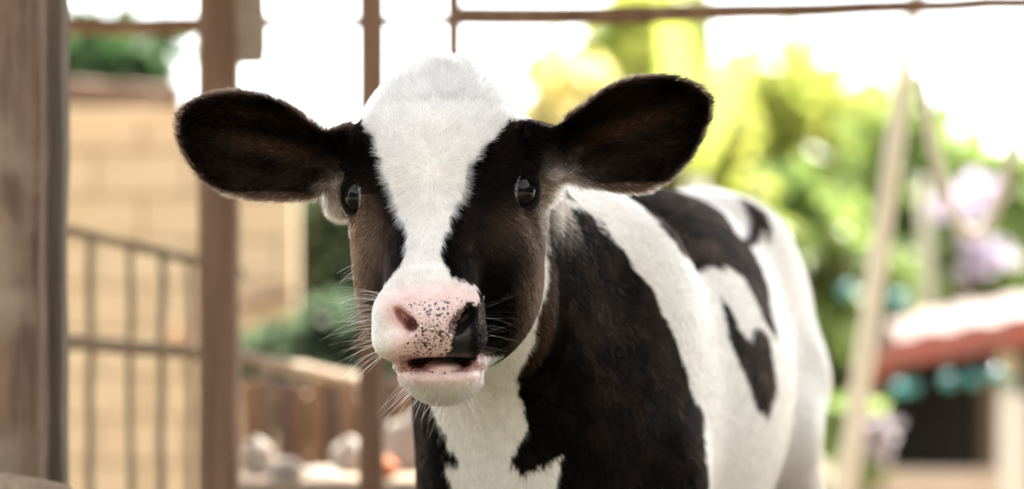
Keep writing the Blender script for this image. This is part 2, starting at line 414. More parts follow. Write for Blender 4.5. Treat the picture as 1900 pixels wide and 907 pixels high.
# ================================================================== plants
m_bark = rough_mat('bark', (.09, .065, .045), (.17, .125, .09), (12, 12, 2), .9, .8, .02)
L_dark = leaf_mat('dark_leaf', (.018, .045, .016), (.045, .095, .035), .35)
L_shrub = leaf_mat('shrub_leaf', (.06, .10, .055), (.12, .17, .10), .4)
L_mid2 = leaf_mat('deep_green_leaf', (.035, .085, .03), (.08, .15, .06), .4)
L_mid = leaf_mat('green_leaf', (.14, .22, .055), (.28, .36, .10), .55)
L_yel = leaf_mat('sunlit_yellow_green_leaf', (.26, .33, .06), (.50, .50, .12), .6)  # lighter yellow stands in for the glow of the sun on the foliage
L_gold = leaf_mat('golden_glow_leaf', (.56, .50, .20), (.70, .63, .32), .6)  # yellow glow of the sun put into the leaf colour
L_purple = leaf_mat('purple_petal', (.58, .50, .64), (.72, .64, .78), .5)
L_pink = leaf_mat('pale_petal', (.42, .36, .42), (.60, .54, .58), .4)
def leaves(name, cx, rad, n, size, mat, parent, clumps=26, seed=0, flat=.35, spread=.28):
    g_ = np.random.default_rng(seed)
    c = g_.normal(size=(clumps, 3)); c /= np.linalg.norm(c, axis=1, keepdims=True); c *= g_.uniform(.25, 1, (clumps, 1)) ** .5
    ci = g_.integers(0, clumps, n)
    p = (c[ci] + g_.normal(size=(n, 3)) * spread * .6) * np.array(rad) + np.array(cx)
    p[:, 2] = np.maximum(p[:, 2], np.array([gz(q) for q in p[:, 1]]) + .02)
    d = g_.normal(size=(n, 3)); d[:, 2] -= .5; d /= np.linalg.norm(d, axis=1, keepdims=True)
    e = np.cross(d, g_.normal(size=(n, 3))); e /= np.linalg.norm(e, axis=1, keepdims=True)
    nn = np.cross(d, e)
    L = size * g_.uniform(.6, 1.4, (n, 1))
    q = np.stack([p, p + d * L * .45 + e * L * flat + nn * L * .06, p + d * L, p + d * L * .45 - e * L * flat + nn * L * .06], 1).reshape(-1, 3)
    f = np.arange(4 * n).reshape(-1, 4)
    m_ = bpy.data.meshes.new(name); m_.from_pydata(q.tolist(), [], f.tolist()); m_.materials.append(mat)
    o = bpy.data.objects.new(name, m_); col.objects.link(o); o.parent = parent
    if parent is not None: o.matrix_local = Matrix.Translation(-parent.location)
    return o
def tree(label, u, v, d, ru, rv, n, size, mat, base_u=None, seed=0, name='leafy_tree', clumps=26, trunk_r=.09, cat='tree', group='trees and shrubs behind the pen', spread=.28, trunk=True):
    c = at(u, v, d); b0 = at(base_u if base_u is not None else u, v, d)
    t = empty(name, label, cat, group, (b0.x, d, gz(d)))
    rad = (px(ru, d), px(ru, d) * .8, px(rv, d))
    rr = random.Random(seed)
    if trunk:
        bm = bmesh.new(); top = Vector((c.x, d, max(.2, c.z - rad[2] * .2)))
        tp = bent((b0.x, d, gz(d) - .05), top, 8, 0, trunk_r * .5, seed)
        bm_tube(bm, tp, [trunk_r * (1.25 - .09 * i) for i in range(9)], 10, .08, seed)
        bmesh.ops.recalc_face_normals(bm, faces=bm.faces)
        o = link('trunk', bm, m_bark, t); o.matrix_local = Matrix.Translation(-t.location)
        for i in range(7):
            s_ = tp[3 + i % 5]; e_ = Vector(c) + Vector((rr.uniform(-.8, .8) * rad[0], rr.uniform(-.8, .8) * rad[1], rr.uniform(-.3, .8) * rad[2]))
            bm = bmesh.new(); bm_tube(bm, bent(s_, e_, 5, 0, trunk_r * .4, seed + i), [trunk_r * (.45 - .07 * k) for k in range(6)], 6, .05, i)
            bmesh.ops.recalc_face_normals(bm, faces=bm.faces); link('branch', bm, m_bark, o)
    tag(leaves('crown', c, rad, n, size, mat, t, clumps, seed, spread=spread))
    return t
# left: dark trees over the wall and behind the post
tree('dark green tree over the eave beam at top left', 175, 110, 9.5, 125, 80, 1500, .16, L_mid2, seed=1, clumps=16)
tree('dark green shrub seen between broad post and cheek', 600, 520, 6.2, 110, 190, 3200, .11, L_shrub, seed=2, name='leafy_shrub', clumps=24, trunk_r=.04, cat='shrub')
tree('low dark shrub behind the plank fence', 640, 700, 4.9, 150, 110, 2200, .09, L_shrub, seed=3, name='leafy_shrub', clumps=18, trunk_r=.03, cat='shrub')
# right: sunlit masses
tree('tree with sun glow put into its golden leaf colour behind the crown of the head', 1050, 215, 10.5, 110, 110, 280, .15, L_gold, seed=4, clumps=18)
tree('pale yellow green tree above the right ear', 1230, 150, 12.5, 190, 190, 1100, .17, L_yel, seed=5, clumps=22)
tree('tall yellow green tree between right ear and bamboo pole', 1460, 320, 13.5, 210, 240, 2000, .18, L_yel, seed=6, clumps=30)
tree('green tree behind the hanging rope at right', 1790, 350, 12.0, 210, 170, 1700, .16, L_mid, seed=7, clumps=26)
tree('bright green bush over the white rump', 1400, 490, 9.0, 180, 160, 2600, .13, L_mid, seed=8, name='leafy_bush', clumps=26, cat='bush', trunk_r=.05)
tree('sunlit yellow green bush behind the back of the calf', 1300, 330, 8.0, 150, 130, 1500, .12, L_yel, seed=9, name='leafy_bush', clumps=20, cat='bush', trunk_r=.05)
tree('leafy bush between rump and bamboo pole', 1570, 600, 9.5, 110, 190, 2200, .12, L_mid, seed=10, name='leafy_bush', clumps=20, cat='bush', trunk_r=.05)
tree('dark green bush behind the red edged roof', 1730, 520, 11.5, 190, 110, 2200, .14, L_mid, seed=11, name='leafy_bush', clumps=22, cat='bush', trunk_r=.05)
tree('purple flowering bush inside the rope loop', 1795, 372, 10.6, 60, 52, 170, .07, L_purple, seed=12, name='flowering_bush', clumps=9, cat='bush', trunk_r=.02)
tree('purple flowering bush below the rope loop', 1812, 466, 10.4, 62, 34, 150, .07, L_purple, seed=13, name='flowering_bush', clumps=7, cat='bush', trunk_r=.02)
tree('pale flowering bush in front of the dark hut', 1632, 815, 5.6, 30, 40, 130, .045, L_pink, seed=14, name='flowering_bush', clumps=8, cat='bush', trunk_r=.012)
tree('small green bush at the foot of the bamboo pole', 1588, 800, 5.9, 34, 60, 500, .07, L_mid, seed=15, name='leafy_bush', clumps=12, cat='bush', trunk_r=.015)
# banana plant with big pale leaves
bp_ = at(1290, 400, 7.0)
ban = empty('banana_plant', 'tall plant with broad pale leaves above the right ear', 'plant', loc=(bp_.x, 7.0, gz(7)))
tube('stalk', bent((bp_.x, 7.0, gz(7) - .05), at(1290, 330, 7.0), 6, 0, .01, 4), [.07, .068, .065, .06, .055, .05, .04], m_bamboo, ban)
for i, (u1, v1, w_) in enumerate(((1230, -60, 34), (1420, 30, 30), (1120, 120, 26), (1390, 190, 26), (1300, -120, 34))):
    a = at(1290, 335, 7.0); b = at(u1, v1, 7.0 + (i - 2) * .35)
    bm = bmesh.new(); ln, rn = [], []
    side = (b - a).cross(Vector((0, 1, 0))).normalized(); mids = []
    for k in range(13):
        t = k / 12; p = a.lerp(b, t) + Vector((0, 0, px(46, 7) * math.sin(math.pi * t) - px(40, 7) * t * t))
        wv = px(w_, 7) * math.sin(math.pi * min(1, .08 + t * .95)) ** .6
        mids.append(bm.verts.new(p)); ln.append(bm.verts.new(p + side * wv + Vector((0, .05, -wv * .25)))); rn.append(bm.verts.new(p - side * wv + Vector((0, .05, -wv * .25))))
    for k in range(12):
        bm.faces.new((mids[k], mids[k + 1], ln[k + 1], ln[k])); bm.faces.new((mids[k], rn[k], rn[k + 1], mids[k + 1]))
    o = link('leaf', bm, L_yel, ban); o.matrix_local = Matrix.Translation(-ban.location)
# far hedge closing the horizon, a mass nobody could count
hg = leaves('far_foliage', at(900, 560, 22.0), (px(1500, 22), 2.0, 1.5), 14000, .30, L_mid, None, 160, 77)
tag(hg, 'far mass of green foliage along the horizon', 'foliage', kind='stuff')
gs = leaves('grass', (1.5, 13, -1.68), (9, 7, .10), 9000, .16, L_mid, None, 240, 78, flat=.10)
tag(gs, 'grass growing on the ground behind the pen', 'grass', kind='stuff')

hb_ = leaves('blocker_hedge', (0, -10.5, 2.2), (12, 1.6, 2.4), 12000, .40, L_dark, None, 220, 79)  # unseen hedge added behind the camera, darkens what the eyes reflect
tag(hb_, 'unseen hedge added behind the camera to darken the eye reflections', 'hedge', kind='stuff')
hb_ = leaves('blocker_hedge', (11.0, -1.5, 2.0), (1.6, 8.5, 2.4), 9000, .40, L_dark, None, 130, 80)  # unseen hedge added at the right, blocks side light on eye and flank
tag(hb_, 'unseen hedge added off to the right to cut light on eye and flank', 'hedge', kind='stuff')
hb_ = leaves('blocker_hedge', (-11.0, -5.0, 2.0), (1.6, 6.0, 2.2), 7000, .40, L_dark, None, 130, 81)  # unseen hedge added at the left, blocks low sky from the eye
tag(hb_, 'unseen hedge added off to the left to darken the eye reflections', 'hedge', kind='stuff')


# ================================================================== the calf
def W(u, v, w):
    """author point: u,v in photo pixels seen at depth w (pixel units, 1900 to the metre) -> metres"""
    d = w / PXM
    s = (CAM_D + d) / CAM_D
    return np.array([(u - 950.0) / PXM * s, d, CAM_Z + (453.5 - v) / PXM * s])
def S(w):
    return (CAM_D + w / PXM) / CAM_D / PXM

def axis_range(lo, hi, flo, fhi, fine, coarse):
    """coordinates that are fine between flo and fhi and grow towards lo / hi"""
    a = list(np.arange(flo, fhi + fine * .5, fine))
    st = fine
    while a[-1] < hi:
        st = min(coarse, st * 1.12); a.append(a[-1] + st)
    st = fine; b = []
    x = flo
    while x > lo:
        st = min(coarse, st * 1.12); x -= st; b.append(x)
    return np.array(b[::-1] + a, dtype=np.float32)

FINE = 0.0021
GX = axis_range(-0.42, 0.56, -0.335, 0.205, FINE, 0.012)
GY = axis_range(-0.20, 1.32, -0.140, 0.150, FINE, 0.012)
GZ = axis_range(-0.03, 0.98, 0.575, 0.945, FINE, 0.012)
F = np.full((len(GX), len(GY), len(GZ)), 0.35, dtype=np.float32)

def region(lo, hi):
    sl = []
    for g, a, b in ((GX, lo[0], hi[0]), (GY, lo[1], hi[1]), (GZ, lo[2], hi[2])):
        i = max(0, int(np.searchsorted(g, a)) - 1); j = min(len(g), int(np.searchsorted(g, b)) + 1)
        sl.append(slice(i, j))
    X = GX[sl[0]][:, None, None]; Y = GY[sl[1]][None, :, None]; Z = GZ[sl[2]][None, None, :]
    return tuple(sl), X, Y, Z

def blend(sl, d, k, mode):
    f = F[sl]
    if mode == 'add':
        if k > 0:
            h = np.maximum(k - np.abs(f - d), 0) / k
            F[sl] = np.minimum(f, d) - h * h * k * .25
        else:
            F[sl] = np.minimum(f, d)
    else:
        d = -d
        if k > 0:
            h = np.maximum(k - np.abs(f - d), 0) / k
            F[sl] = np.maximum(f, d) + h * h * k * .25
        else:
            F[sl] = np.maximum(f, d)

def ell(c, r, k=0.02, rot=(0, 0, 0), mode='add'):
    """ellipsoid at c (m), radii r, rotated by euler rot (degrees)"""
    m = Matrix.Rotation(R(rot[2]), 3, 'Z') @ Matrix.Rotation(R(rot[1]), 3, 'Y') @ Matrix.Rotation(R(rot[0]), 3, 'X')
    m = np.array(m)
    r = np.asarray(r, float)
    ext = np.sqrt(((m * r[None, :]) ** 2).sum(1)) + max(k, .004) + .03
    sl, X, Y, Z = region(c - ext, c + ext)
    x, y, z = X - c[0], Y - c[1], Z - c[2]
    q = [(m[0, i] * x + m[1, i] * y + m[2, i] * z) for i in range(3)]
    k0 = np.sqrt(sum((q[i] / r[i]) ** 2 for i in range(3)))
    k1 = np.sqrt(sum((q[i] / r[i] ** 2) ** 2 for i in range(3))) + 1e-6
    blend(sl, (k0 * (k0 - 1) / k1).astype(np.float32), k, mode)

def pell(u, v, w, ru, rv, rw, k=20, rot=(0, 0, 0), mode='add'):
    s = S(w)
    ell(W(u, v, w), (ru * s, rw * s, rv * s), k / PXM, rot, mode)

def cone(a, ra, b, rb, k=0.02, mode='add', squash=None):
    """tapered capsule; squash = (direction, factor) flattens its section along direction"""
    a = np.asarray(a, float); b = np.asarray(b, float)
    ext = max(ra, rb) * 1.5 + max(k, .004) + .02
    sl, X, Y, Z = region(np.minimum(a, b) - ext, np.maximum(a, b) + ext)
    ab = b - a
    t = ((X - a[0]) * ab[0] + (Y - a[1]) * ab[1] + (Z - a[2]) * ab[2]) / (ab @ ab)
    t = np.clip(t, 0, 1)
    x, y, z = X - a[0] - t * ab[0], Y - a[1] - t * ab[1], Z - a[2] - t * ab[2]
    d2 = x * x + y * y + z * z
    if squash is not None:
        n, f = squash
        dn = x * n[0] + y * n[1] + z * n[2]
        d2 = d2 + dn * dn * (1 / f ** 2 - 1)
    blend(sl, (np.sqrt(d2) - (ra + t * (rb - ra))).astype(np.float32), k, mode)

def pcone(a, ra, b, rb, k=20, mode='add'):
    cone(W(*a), ra * S(a[2]), W(*b), rb * S(b[2]), k / PXM, mode)

def poly_sdf(px, pz, poly):
    """signed distance (negative inside) of arrays px,pz to a closed polygon"""
    poly = np.asarray(poly, float)
    d = np.full(px.shape, 1e9); s = np.zeros(px.shape, bool)
    n = len(poly)
    for i in range(n):
        a = poly[i]; b = poly[(i + 1) % n]
        e = b - a
        wx, wz = px - a[0], pz - a[1]
        t = np.clip((wx * e[0] + wz * e[1]) / (e @ e + 1e-12), 0, 1)
        d = np.minimum(d, (wx - t * e[0]) ** 2 + (wz - t * e[1]) ** 2)
        c = ((a[1] <= pz) & (b[1] > pz)) | ((b[1] <= pz) & (a[1] > pz))
        xi = a[0] + (pz - a[1]) / (e[1] if abs(e[1]) > 1e-12 else 1e-12) * e[0]
        s ^= c & (px < xi)
    d = np.sqrt(d)
    return np.where(s, -d, d)

def smooth_closed(pts, n=6):
    """Catmull-Rom through a closed list of points"""
    p = np.asarray(pts, float); out = []
    m = len(p)
    for i in range(m):
        p0, p1, p2, p3 = p[i - 1], p[i], p[(i + 1) % m], p[(i + 2) % m]
        for j in range(n):
            t = j / n
            out.append(.5 * ((2 * p1) + (-p0 + p2) * t + (2 * p0 - 5 * p1 + 4 * p2 - p3) * t * t + (-p0 + 3 * p1 - 3 * p2 + p3) * t ** 3))
    return np.array(out)

# ---- trunk, legs (metres); body axis runs back and to the right
BY = math.atan2(0.265, 0.66)                      # yaw of the trunk
bdir = np.array([math.sin(BY), math.cos(BY), 0]); blat = np.array([math.cos(BY), -math.sin(BY), 0])
B0 = np.array([0.045, 0.34, 0.0])
def B(t, l, z):
    p = B0 + bdir * t + blat * l; p[2] = z; return p
byaw = -math.degrees(BY)
ell(B(0.02, 0, .625), (.112, .175, .195), .03, (0, 0, byaw))          # chest
ell(B(0.00, 0, .460), (.146, .165, .175), .05, (0, 0, byaw))
ell(B(-.11, 0, .560), (.105, .090, .130), .06, (0, 0, byaw))          # brisket
ell(B(0.33, 0, .625), (.145, .360, .195), .05, (0, 0, byaw))          # barrel
ell(B(0.32, 0, .515), (.150, .330, .190), .08, (0, 0, byaw))          # belly
ell(B(0.66, -.020, .672), (.092, .190, .150), .06, (0, 0, byaw))          # rump
for s in (-1, 1):
    ell(B(0.06, s * .095, .58), (.050, .105, .185), .06, (0, 0, byaw))         # shoulder
    ell(B(0.68, s * .066 - .006, .575), (.054, .135, .180), .06, (0, 0, byaw))        # thigh
    ell(B(0.58, s * .052 - .006, .755), (.035, .06, .035), .09, (0, 0, byaw))        # hip bone
    # fore leg: elbow, knee, fetlock, hoof
    a, b, c, d, e = B(.03, s * .100, .50), B(.00, s * .092, .40), B(-.02, s * .085, .255), B(-.02, s * .085, .095), B(-.035, s * .085, .045)
    cone(a, .062, b, .047, .04); cone(b, .047, c, .030, .02); ell(c, (.032, .033, .038), .02); cone(c, .026, d, .021, .01)
    ell(d, (.027, .028, .030), .015); cone(d, .023, e, .026, .01); cone(e, .030, e + np.array([0, 0, -.03]) - bdir * .012, .036, .008)
    # hind leg: stifle, hock, fetlock, hoof
    a, b, c, d, e = B(.60, s * .080, .50), B(.72, s * .078, .38), B(.80, s * .085, .275), B(.765, s * .085, .100), B(.74, s * .085, .045)
    cone(B(.68, s * .062, .56), .075, a, .058, .05); cone(a, .058, b, .048, .04); cone(b, .046, c, .030, .02)
    ell(c, (.028, .036, .036), .02); cone(c, .028, d, .022, .01); ell(d, (.027, .028, .030), .015); cone(d, .023, e, .026, .01)
    cone(e, .030, e + np.array([0, 0, -.03]) - bdir * .012, .036, .008)
# tail hanging behind
tl = [B(.80, 0, .775), B(.865, 0, .73), B(.885, .01, .60), B(.88, .015, .45), B(.88, .02, .34)]
for i, (r0, r1) in enumerate(((.030, .022), (.022, .015), (.015, .016), (.016, .022))):
    cone(tl[i], r0, tl[i + 1], r1, .015)
# neck
cone(W(850, 420, 300), .098, B(.02, 0, .672), .135, .05)
cone(W(872, 545, 250), .080, B(-.05, .006, .60), .114, .05)

# ---- head (photo pixels + depth)
pell(826, 268, 150, 146, 152, 185, 10)                     # cranium
pell(819, 300, 150, 162, 165, 172, 30)
pell(808, 400, 85, 150, 170, 150, 60)                      # face between the eyes
pell(810, 300, 70, 120, 130, 112, 60)
pcone((810, 370, 70), 118, (800, 545, -112), 80, 60)       # bridge of the nose
pell(748, 505, 85, 90, 155, 135, 45)                       # cheek (image left)
pell(902, 505, 85, 106, 160, 140, 45)                      # cheek (image right)
pcone((870, 620, 60), 62, (820, 690, -80), 52, 40)         # lower jaw
pell(796, 600, -112, 98, 84, 100, 40)                     # muzzle
pell(800, 598, -165, 62, 62, 62, 20)                       # nose pad
pell(728, 585, -150, 36, 46, 52, 22)                       # alar wing left
pell(864, 574, -138, 31, 42, 55, 22)                       # alar wing right
pell(735, 632, -142, 42, 38, 62, 22)                       # upper lip left
pell(860, 626, -135, 42, 38, 62, 22)                       # upper lip right
EYE = [dict(c=(676, 364, 60), g=(-.58, -.81, .04), look=(-.95, -.22, -.04), r=38.), dict(c=(957, 355, 64), g=(.56, -.82, .05), look=(.90, -.34, -.04), r=38.)]
pell(702, 336, 85, 56, 64, 66, 40)                         # orbit left
pell(932, 328, 85, 60, 62, 66, 40)                         # orbit right
pell(1004, 345, 150, 32, 36, 42, 25)                       # tufts behind the eyes
pell(634, 362, 150, 26, 32, 42, 25)
pell(962, 415, 118, 44, 75, 62, 35)
for e in EYE:
    e['p'] = W(*e['c']); e['s'] = S(e['c'][2]); e['n'] = np.array(e['g']) / np.linalg.norm(e['g'])
    ell(e['p'], np.full(3, (e['r'] + 7.5) * e['s']), 14 / PXM)

pell(660, 317, 60, 28, 7, 26, 12, rot=(0, 25, 0))            # folds over the eyes
pell(968, 308, 60, 32, 7, 26, 12, rot=(0, 8, 0))
pell(700, 408, 20, 26, 8, 26, 14, rot=(0, -25, 0))
pell(925, 402, 20, 28, 8, 26, 14, rot=(0, 22, 0))
# ---- ears: traced outline, cupped, thick at the root
EAR_L = [(668, 262), (640, 244), (600, 241), (560, 210), (515, 186), (465, 172), (415, 172), (365, 186), (336, 212), (333, 250),
         (348, 292), (378, 330), (420, 358), (465, 369), (520, 372), (570, 368), (612, 352), (650, 330)]
EAR_R = [(975, 232), (1020, 236), (1062, 212), (1110, 175), (1155, 152), (1205, 143), (1262, 147), (1305, 168), (1319, 200),
         (1306, 246), (1276, 296), (1240, 332), (1200, 354), (1150, 356), (1095, 345), (1050, 335), (1010, 330)]
EARS = []
def ear(outline, root, tip, depth_root, depth_tip):
    o = smooth_closed(outline)
    root = np.array(root, float); tip = np.array(tip, float)
    ax = (tip - root); L = np.linalg.norm(ax); ax /= L; ay = np.array([-ax[1], ax[0]])
    wm = (depth_root + depth_tip) / 2
    lo = W(o[:, 0].min() - 20, o[:, 1].max() + 20, wm); hi = W(o[:, 0].max() + 20, o[:, 1].min() - 20, wm)
    lo[1] = (min(depth_root, depth_tip) - 90) / PXM; hi[1] = (max(depth_root, depth_tip) + 110) / PXM
    sl, X, Y, Z = region(lo, hi)
    s = S(wm)                                   # outline lies in a plane facing forward, real size
    u = 950 + X / s; v = 453.5 - (Z - CAM_Z) / s; w = Y * PXM
    u2 = np.broadcast_to(u, (X.shape[0], 1, Z.shape[2])); v2 = np.broadcast_to(v, (X.shape[0], 1, Z.shape[2]))
    d2 = poly_sdf(u2, v2, o)
    t = ((u2 - root[0]) * ax[0] + (v2 - root[1]) * ax[1]) / L
    b = ((u2 - root[0]) * ay[0] + (v2 - root[1]) * ay[1]) / 95.0
    tt = np.clip(t, 0, 1.2)
    edge = np.clip(-d2 / 70.0, 0, 1)            # 0 at the rim, 1 in the middle
    cup = 62 * (1 - (1 - edge) ** 2) * (1 - .35 * tt)
    ridges = 5.0 * np.sin(b * 8.5 + .6) * np.clip(edge * 1.6, 0, 1) * np.clip(1.25 - t, 0, 1)
    mid = depth_root + (depth_tip - depth_root) * tt + cup + ridges - 14
    th = 9.5 + 7 * np.clip(1 - t * 3, 0, 1)
    dw = np.abs(w - mid) - th
    d = np.maximum(d2 + 3, dw)
    h = np.maximum(12 - np.abs(d2 + 3 - dw), 0) / 12
    d = (d + h * h * 3) * s * .8
    blend(sl, d.astype(np.float32), 16 / PXM, 'add')
    EARS.append((W(root[0], root[1], depth_root), W(tip[0], tip[1], depth_tip)))
pell(640, 292, 165, 52, 48, 55, 40)
pell(1015, 285, 165, 52, 48, 55, 40)
ear(EAR_L, (640, 300), (335, 235), 118, 120)
ear(EAR_R, (1005, 290), (1318, 190), 118, 120)
pell(603, 302, 112, 30, 34, 34, 14, mode='sub')
pell(1062, 285, 112, 30, 34, 34, 14, mode='sub')

# ---- openings
pell(750, 589, -204, 27, 8, 36, 9, rot=(0, 44, 0), mode='sub')       # nostril left
pell(764, 602, -192, 11, 12, 46, 7, mode='sub')
pell(737, 600, -222, 26, 15, 26, 24, rot=(0, 40, 0), mode='sub')
pell(862, 590, -196, 26, 15, 42, 10, rot=(0, -48, 0), mode='sub')      # nostril right
pell(846, 606, -188, 14, 15, 40, 9, mode='sub')
pell(820, 673, -165, 72, 11, 75, 7, mode='sub')                      # mouth
pell(815, 696, -88, 78, 25, 80, 14)                                   # lower lip and chin
pell(820, 710, -76, 60, 35, 72, 22)
pell(828, 684, -40, 62, 50, 80, 30)
pell(820, 672, -110, 64, 10.5, 100, 6, mode='sub')
pell(820, 680, -98, 36, 13, 64, 4)                                   # tongue
pell(655, 262, 160, 30, 20, 50, 25)                                   # fill between crown and ears
pell(988, 250, 160, 34, 20, 50, 25)
for e in EYE:
    o = e['p'] + e['n'] * e['r'] * e['s'] * 1.0 + np.array([0, 0, -2.5 * e['s']])
    yaw = math.degrees(math.atan2(e['n'][0], -e['n'][1]))
    ell(o, np.array([34, 27, 34]) * e['s'], 3 / PXM, (0, 18 if e['n'][0] < 0 else -18, yaw), 'sub')

# corners of the mouth
pell(744, 675, -85, 14, 12, 50, 14)
pell(884, 671, -70, 13, 12, 50, 14)
# ---- surface nets on the rectilinear grid
def surface_nets():
    ins = F < 0
    nx, ny, nz = F.shape
    cnt = np.zeros((nx - 1, ny - 1, nz - 1), np.uint8)
    for i in (0, 1):
        for j in (0, 1):
            for k in (0, 1):
                cnt += ins[i:nx - 1 + i, j:ny - 1 + j, k:nz - 1 + k]
    act = (cnt > 0) & (cnt < 8)
    idx = np.full(act.shape, -1, np.int32)
    I, J, K = np.nonzero(act)
    idx[I, J, K] = np.arange(len(I))
    acc = np.zeros((len(I), 3)); num = np.zeros(len(I))
    G = (GX, GY, GZ)
    cor = [(0, 0, 0), (1, 0, 0), (0, 1, 0), (1, 1, 0), (0, 0, 1), (1, 0, 1), (0, 1, 1), (1, 1, 1)]
    for a in range(8):
        for b in range(a + 1, 8):
            if sum(abs(cor[a][q] - cor[b][q]) for q in range(3)) != 1: continue
            fa = F[I + cor[a][0], J + cor[a][1], K + cor[a][2]]; fb = F[I + cor[b][0], J + cor[b][1], K + cor[b][2]]
            m = (fa < 0) != (fb < 0)
            t = np.where(m, fa / np.where(m, fa - fb, 1), 0)
            pa = np.stack([GX[I + cor[a][0]], GY[J + cor[a][1]], GZ[K + cor[a][2]]], 1)
            pb = np.stack([GX[I + cor[b][0]], GY[J + cor[b][1]], GZ[K + cor[b][2]]], 1)
            p = pa + (pb - pa) * t[:, None]
            acc[m] += p[m]; num[m] += 1
    V = acc / num[:, None]
    quads = []
    for ax in range(3):
        s0 = [slice(1, -1)] * 3; s1 = [slice(1, -1)] * 3
        s0[ax] = slice(0, -1); s1[ax] = slice(1, None)
        A = ins[tuple(s0)]; Bm = ins[tuple(s1)]
        e = np.nonzero(A != Bm)
        flip = A[e]
        ijk = [q.copy() for q in e]
        o1, o2 = (ax + 1) % 3, (ax + 2) % 3
        ijk[o1] = ijk[o1] + 1; ijk[o2] = ijk[o2] + 1
        def cell(d1, d2):
            q = [x.copy() for x in ijk]; q[o1] = q[o1] - d1; q[o2] = q[o2] - d2
            return idx[q[0], q[1], q[2]]
        Q = np.stack([cell(1, 1), cell(0, 1), cell(0, 0), cell(1, 0)], 1)
        Q = np.where(flip[:, None], Q, Q[:, ::-1])
        quads.append(Q)
    return V, np.concatenate(quads)

V, Q = surface_nets()
# keep the largest connected surface
def edges_of(Q):
    e = np.concatenate([Q[:, [0, 1]], Q[:, [1, 2]], Q[:, [2, 3]], Q[:, [3, 0]]])
    return e
E_ = edges_of(Q)
comp = np.arange(len(V))
while True:
    m = np.minimum(comp[E_[:, 0]], comp[E_[:, 1]])
    new = comp.copy()
    np.minimum.at(new, E_[:, 0], m); np.minimum.at(new, E_[:, 1], m)
    new = new[new]
    if (new == comp).all(): break
    comp = new
ids, counts = np.unique(comp, return_counts=True)
keep = comp == ids[counts.argmax()]
remap = np.cumsum(keep) - 1
Q = remap[Q[keep[Q[:, 0]]]]; V = V[keep]
# Taubin smoothing
E_ = edges_of(Q); E_ = np.unique(np.sort(E_, 1), axis=0)
deg = np.bincount(E_.ravel(), minlength=len(V)).astype(float)
def lap(P):
    out = np.zeros_like(P)
    for q in range(3):
        out[:, q] = np.bincount(E_[:, 0], P[E_[:, 1], q], len(V)) + np.bincount(E_[:, 1], P[E_[:, 0], q], len(V))
    return out / deg[:, None] - P
for it in range(4):
    V = V + .5 * lap(V); V = V - .47 * lap(V)
del F

# ---- coat pattern, in the calf's own front view (x, z) and wrapped round the trunk (t, angle)
BLAZE = [(-0.1526, 0.879), (-0.1371, 0.8599), (-0.1282, 0.8382), (-0.1224, 0.8143), (-0.1151, 0.7933), (-0.1058, 0.775), (-0.1003, 0.7595), (-0.1008, 0.7416), (-0.106, 0.7263), (-0.1189, 0.7159), (-0.1247, 0.7034), (-0.1262, 0.6887), (-0.1268, 0.676), (-0.1269, 0.6557), (-0.1063, 0.6414), (-0.0615, 0.6484), (-0.0563, 0.6588), (-0.0548, 0.6695), (-0.0517, 0.6798), (-0.0443, 0.6923), (-0.0329, 0.6951), (-0.0295, 0.6999), (-0.0366, 0.7101), (-0.0516, 0.7173), (-0.0629, 0.7305), (-0.0661, 0.7467), (-0.0629, 0.762), (-0.0552, 0.7801), (-0.0491, 0.7958), (-0.0451, 0.8099), (-0.0436, 0.8235), (-0.0333, 0.832), (-0.0292, 0.8426), (-0.0189, 0.8504), (-0.0137, 0.8624), (-0.0027, 0.8708), (0.0125, 0.874), (.03, .96), (-.16, .96)]
THROAT = [(-0.085, 0.5791), (-0.0781, 0.5623), (-0.0707, 0.549), (-0.0565, 0.5182), (-0.0721, 0.5181), (-0.0675, 0.5052), (-0.0635, 0.4944), (-.05, .40), (.03, .40), (0.0449, 0.4974), (0.046, 0.5036), (0.051, 0.5166), (0.0521, 0.5308), (0.0436, 0.5288), (0.0263, 0.5171), (0.0095, 0.5125), (-0.0006, 0.5255), (0.0106, 0.5518), (0.015, 0.5649), (0.0111, 0.5825), (0.0039, 0.5997), (0.005, 0.6175), (0.0165, 0.6365), (0.023, 0.6532), (0.0296, 0.6835), (0.0339, 0.7136), (0.0357, 0.7409), (0.0350, 0.7685), (0.0, .78), (-.085, .74)]
SHOULDER = [(0.0552, 0.7925), (0.0731, 0.7914), (0.0904, 0.7802), (0.1054, 0.756), (0.1262, 0.73), (0.1535, 0.7013), (0.1694, 0.6688), (0.1841, 0.634), (0.1972, 0.5906), (0.2127, 0.5544), (0.2094, 0.5421), (0.2151, 0.5096), (0.2185, 0.4796), (.215, .40), (.19, .30), (-.3, .30), (-.3, .80), (.03, .795)]
BACK = [(.17, .297), (0.0453, 0.2229), (0.0327, 0.193), (0.0518, 0.1617), (0.13, .161), (0.1917, 0.164), (0.2198, 0.1668), (0.24, 0.1555), (0.2596, 0.1621), (0.3056, 0.142), (0.3172, 0.1029), (0.3227, 0.0812), (0.3421, 0.0637), (0.3643, 0.0434), (0.3812, 0.0628), (0.3674, 0.0852), (0.3959, 0.1186), (0.411, 0.1495), (0.4153, 0.1737), (0.4172, 0.1928), (0.4884, 0.2055), (0.5292, 0.2175), (0.5174, 0.198), (0.5520, 0.2140), (0.5700, 0.2345), (0.5640, 0.2560), (0.5633, 0.2800), (0.5330, 0.2560), (0.5080, 0.2360), (0.4690, 0.2180), (0.3929, 0.1990), (0.375, 0.2094), (0.4196, 0.2463), (0.47, 0.285), (.40, .302), (.28, .302)]
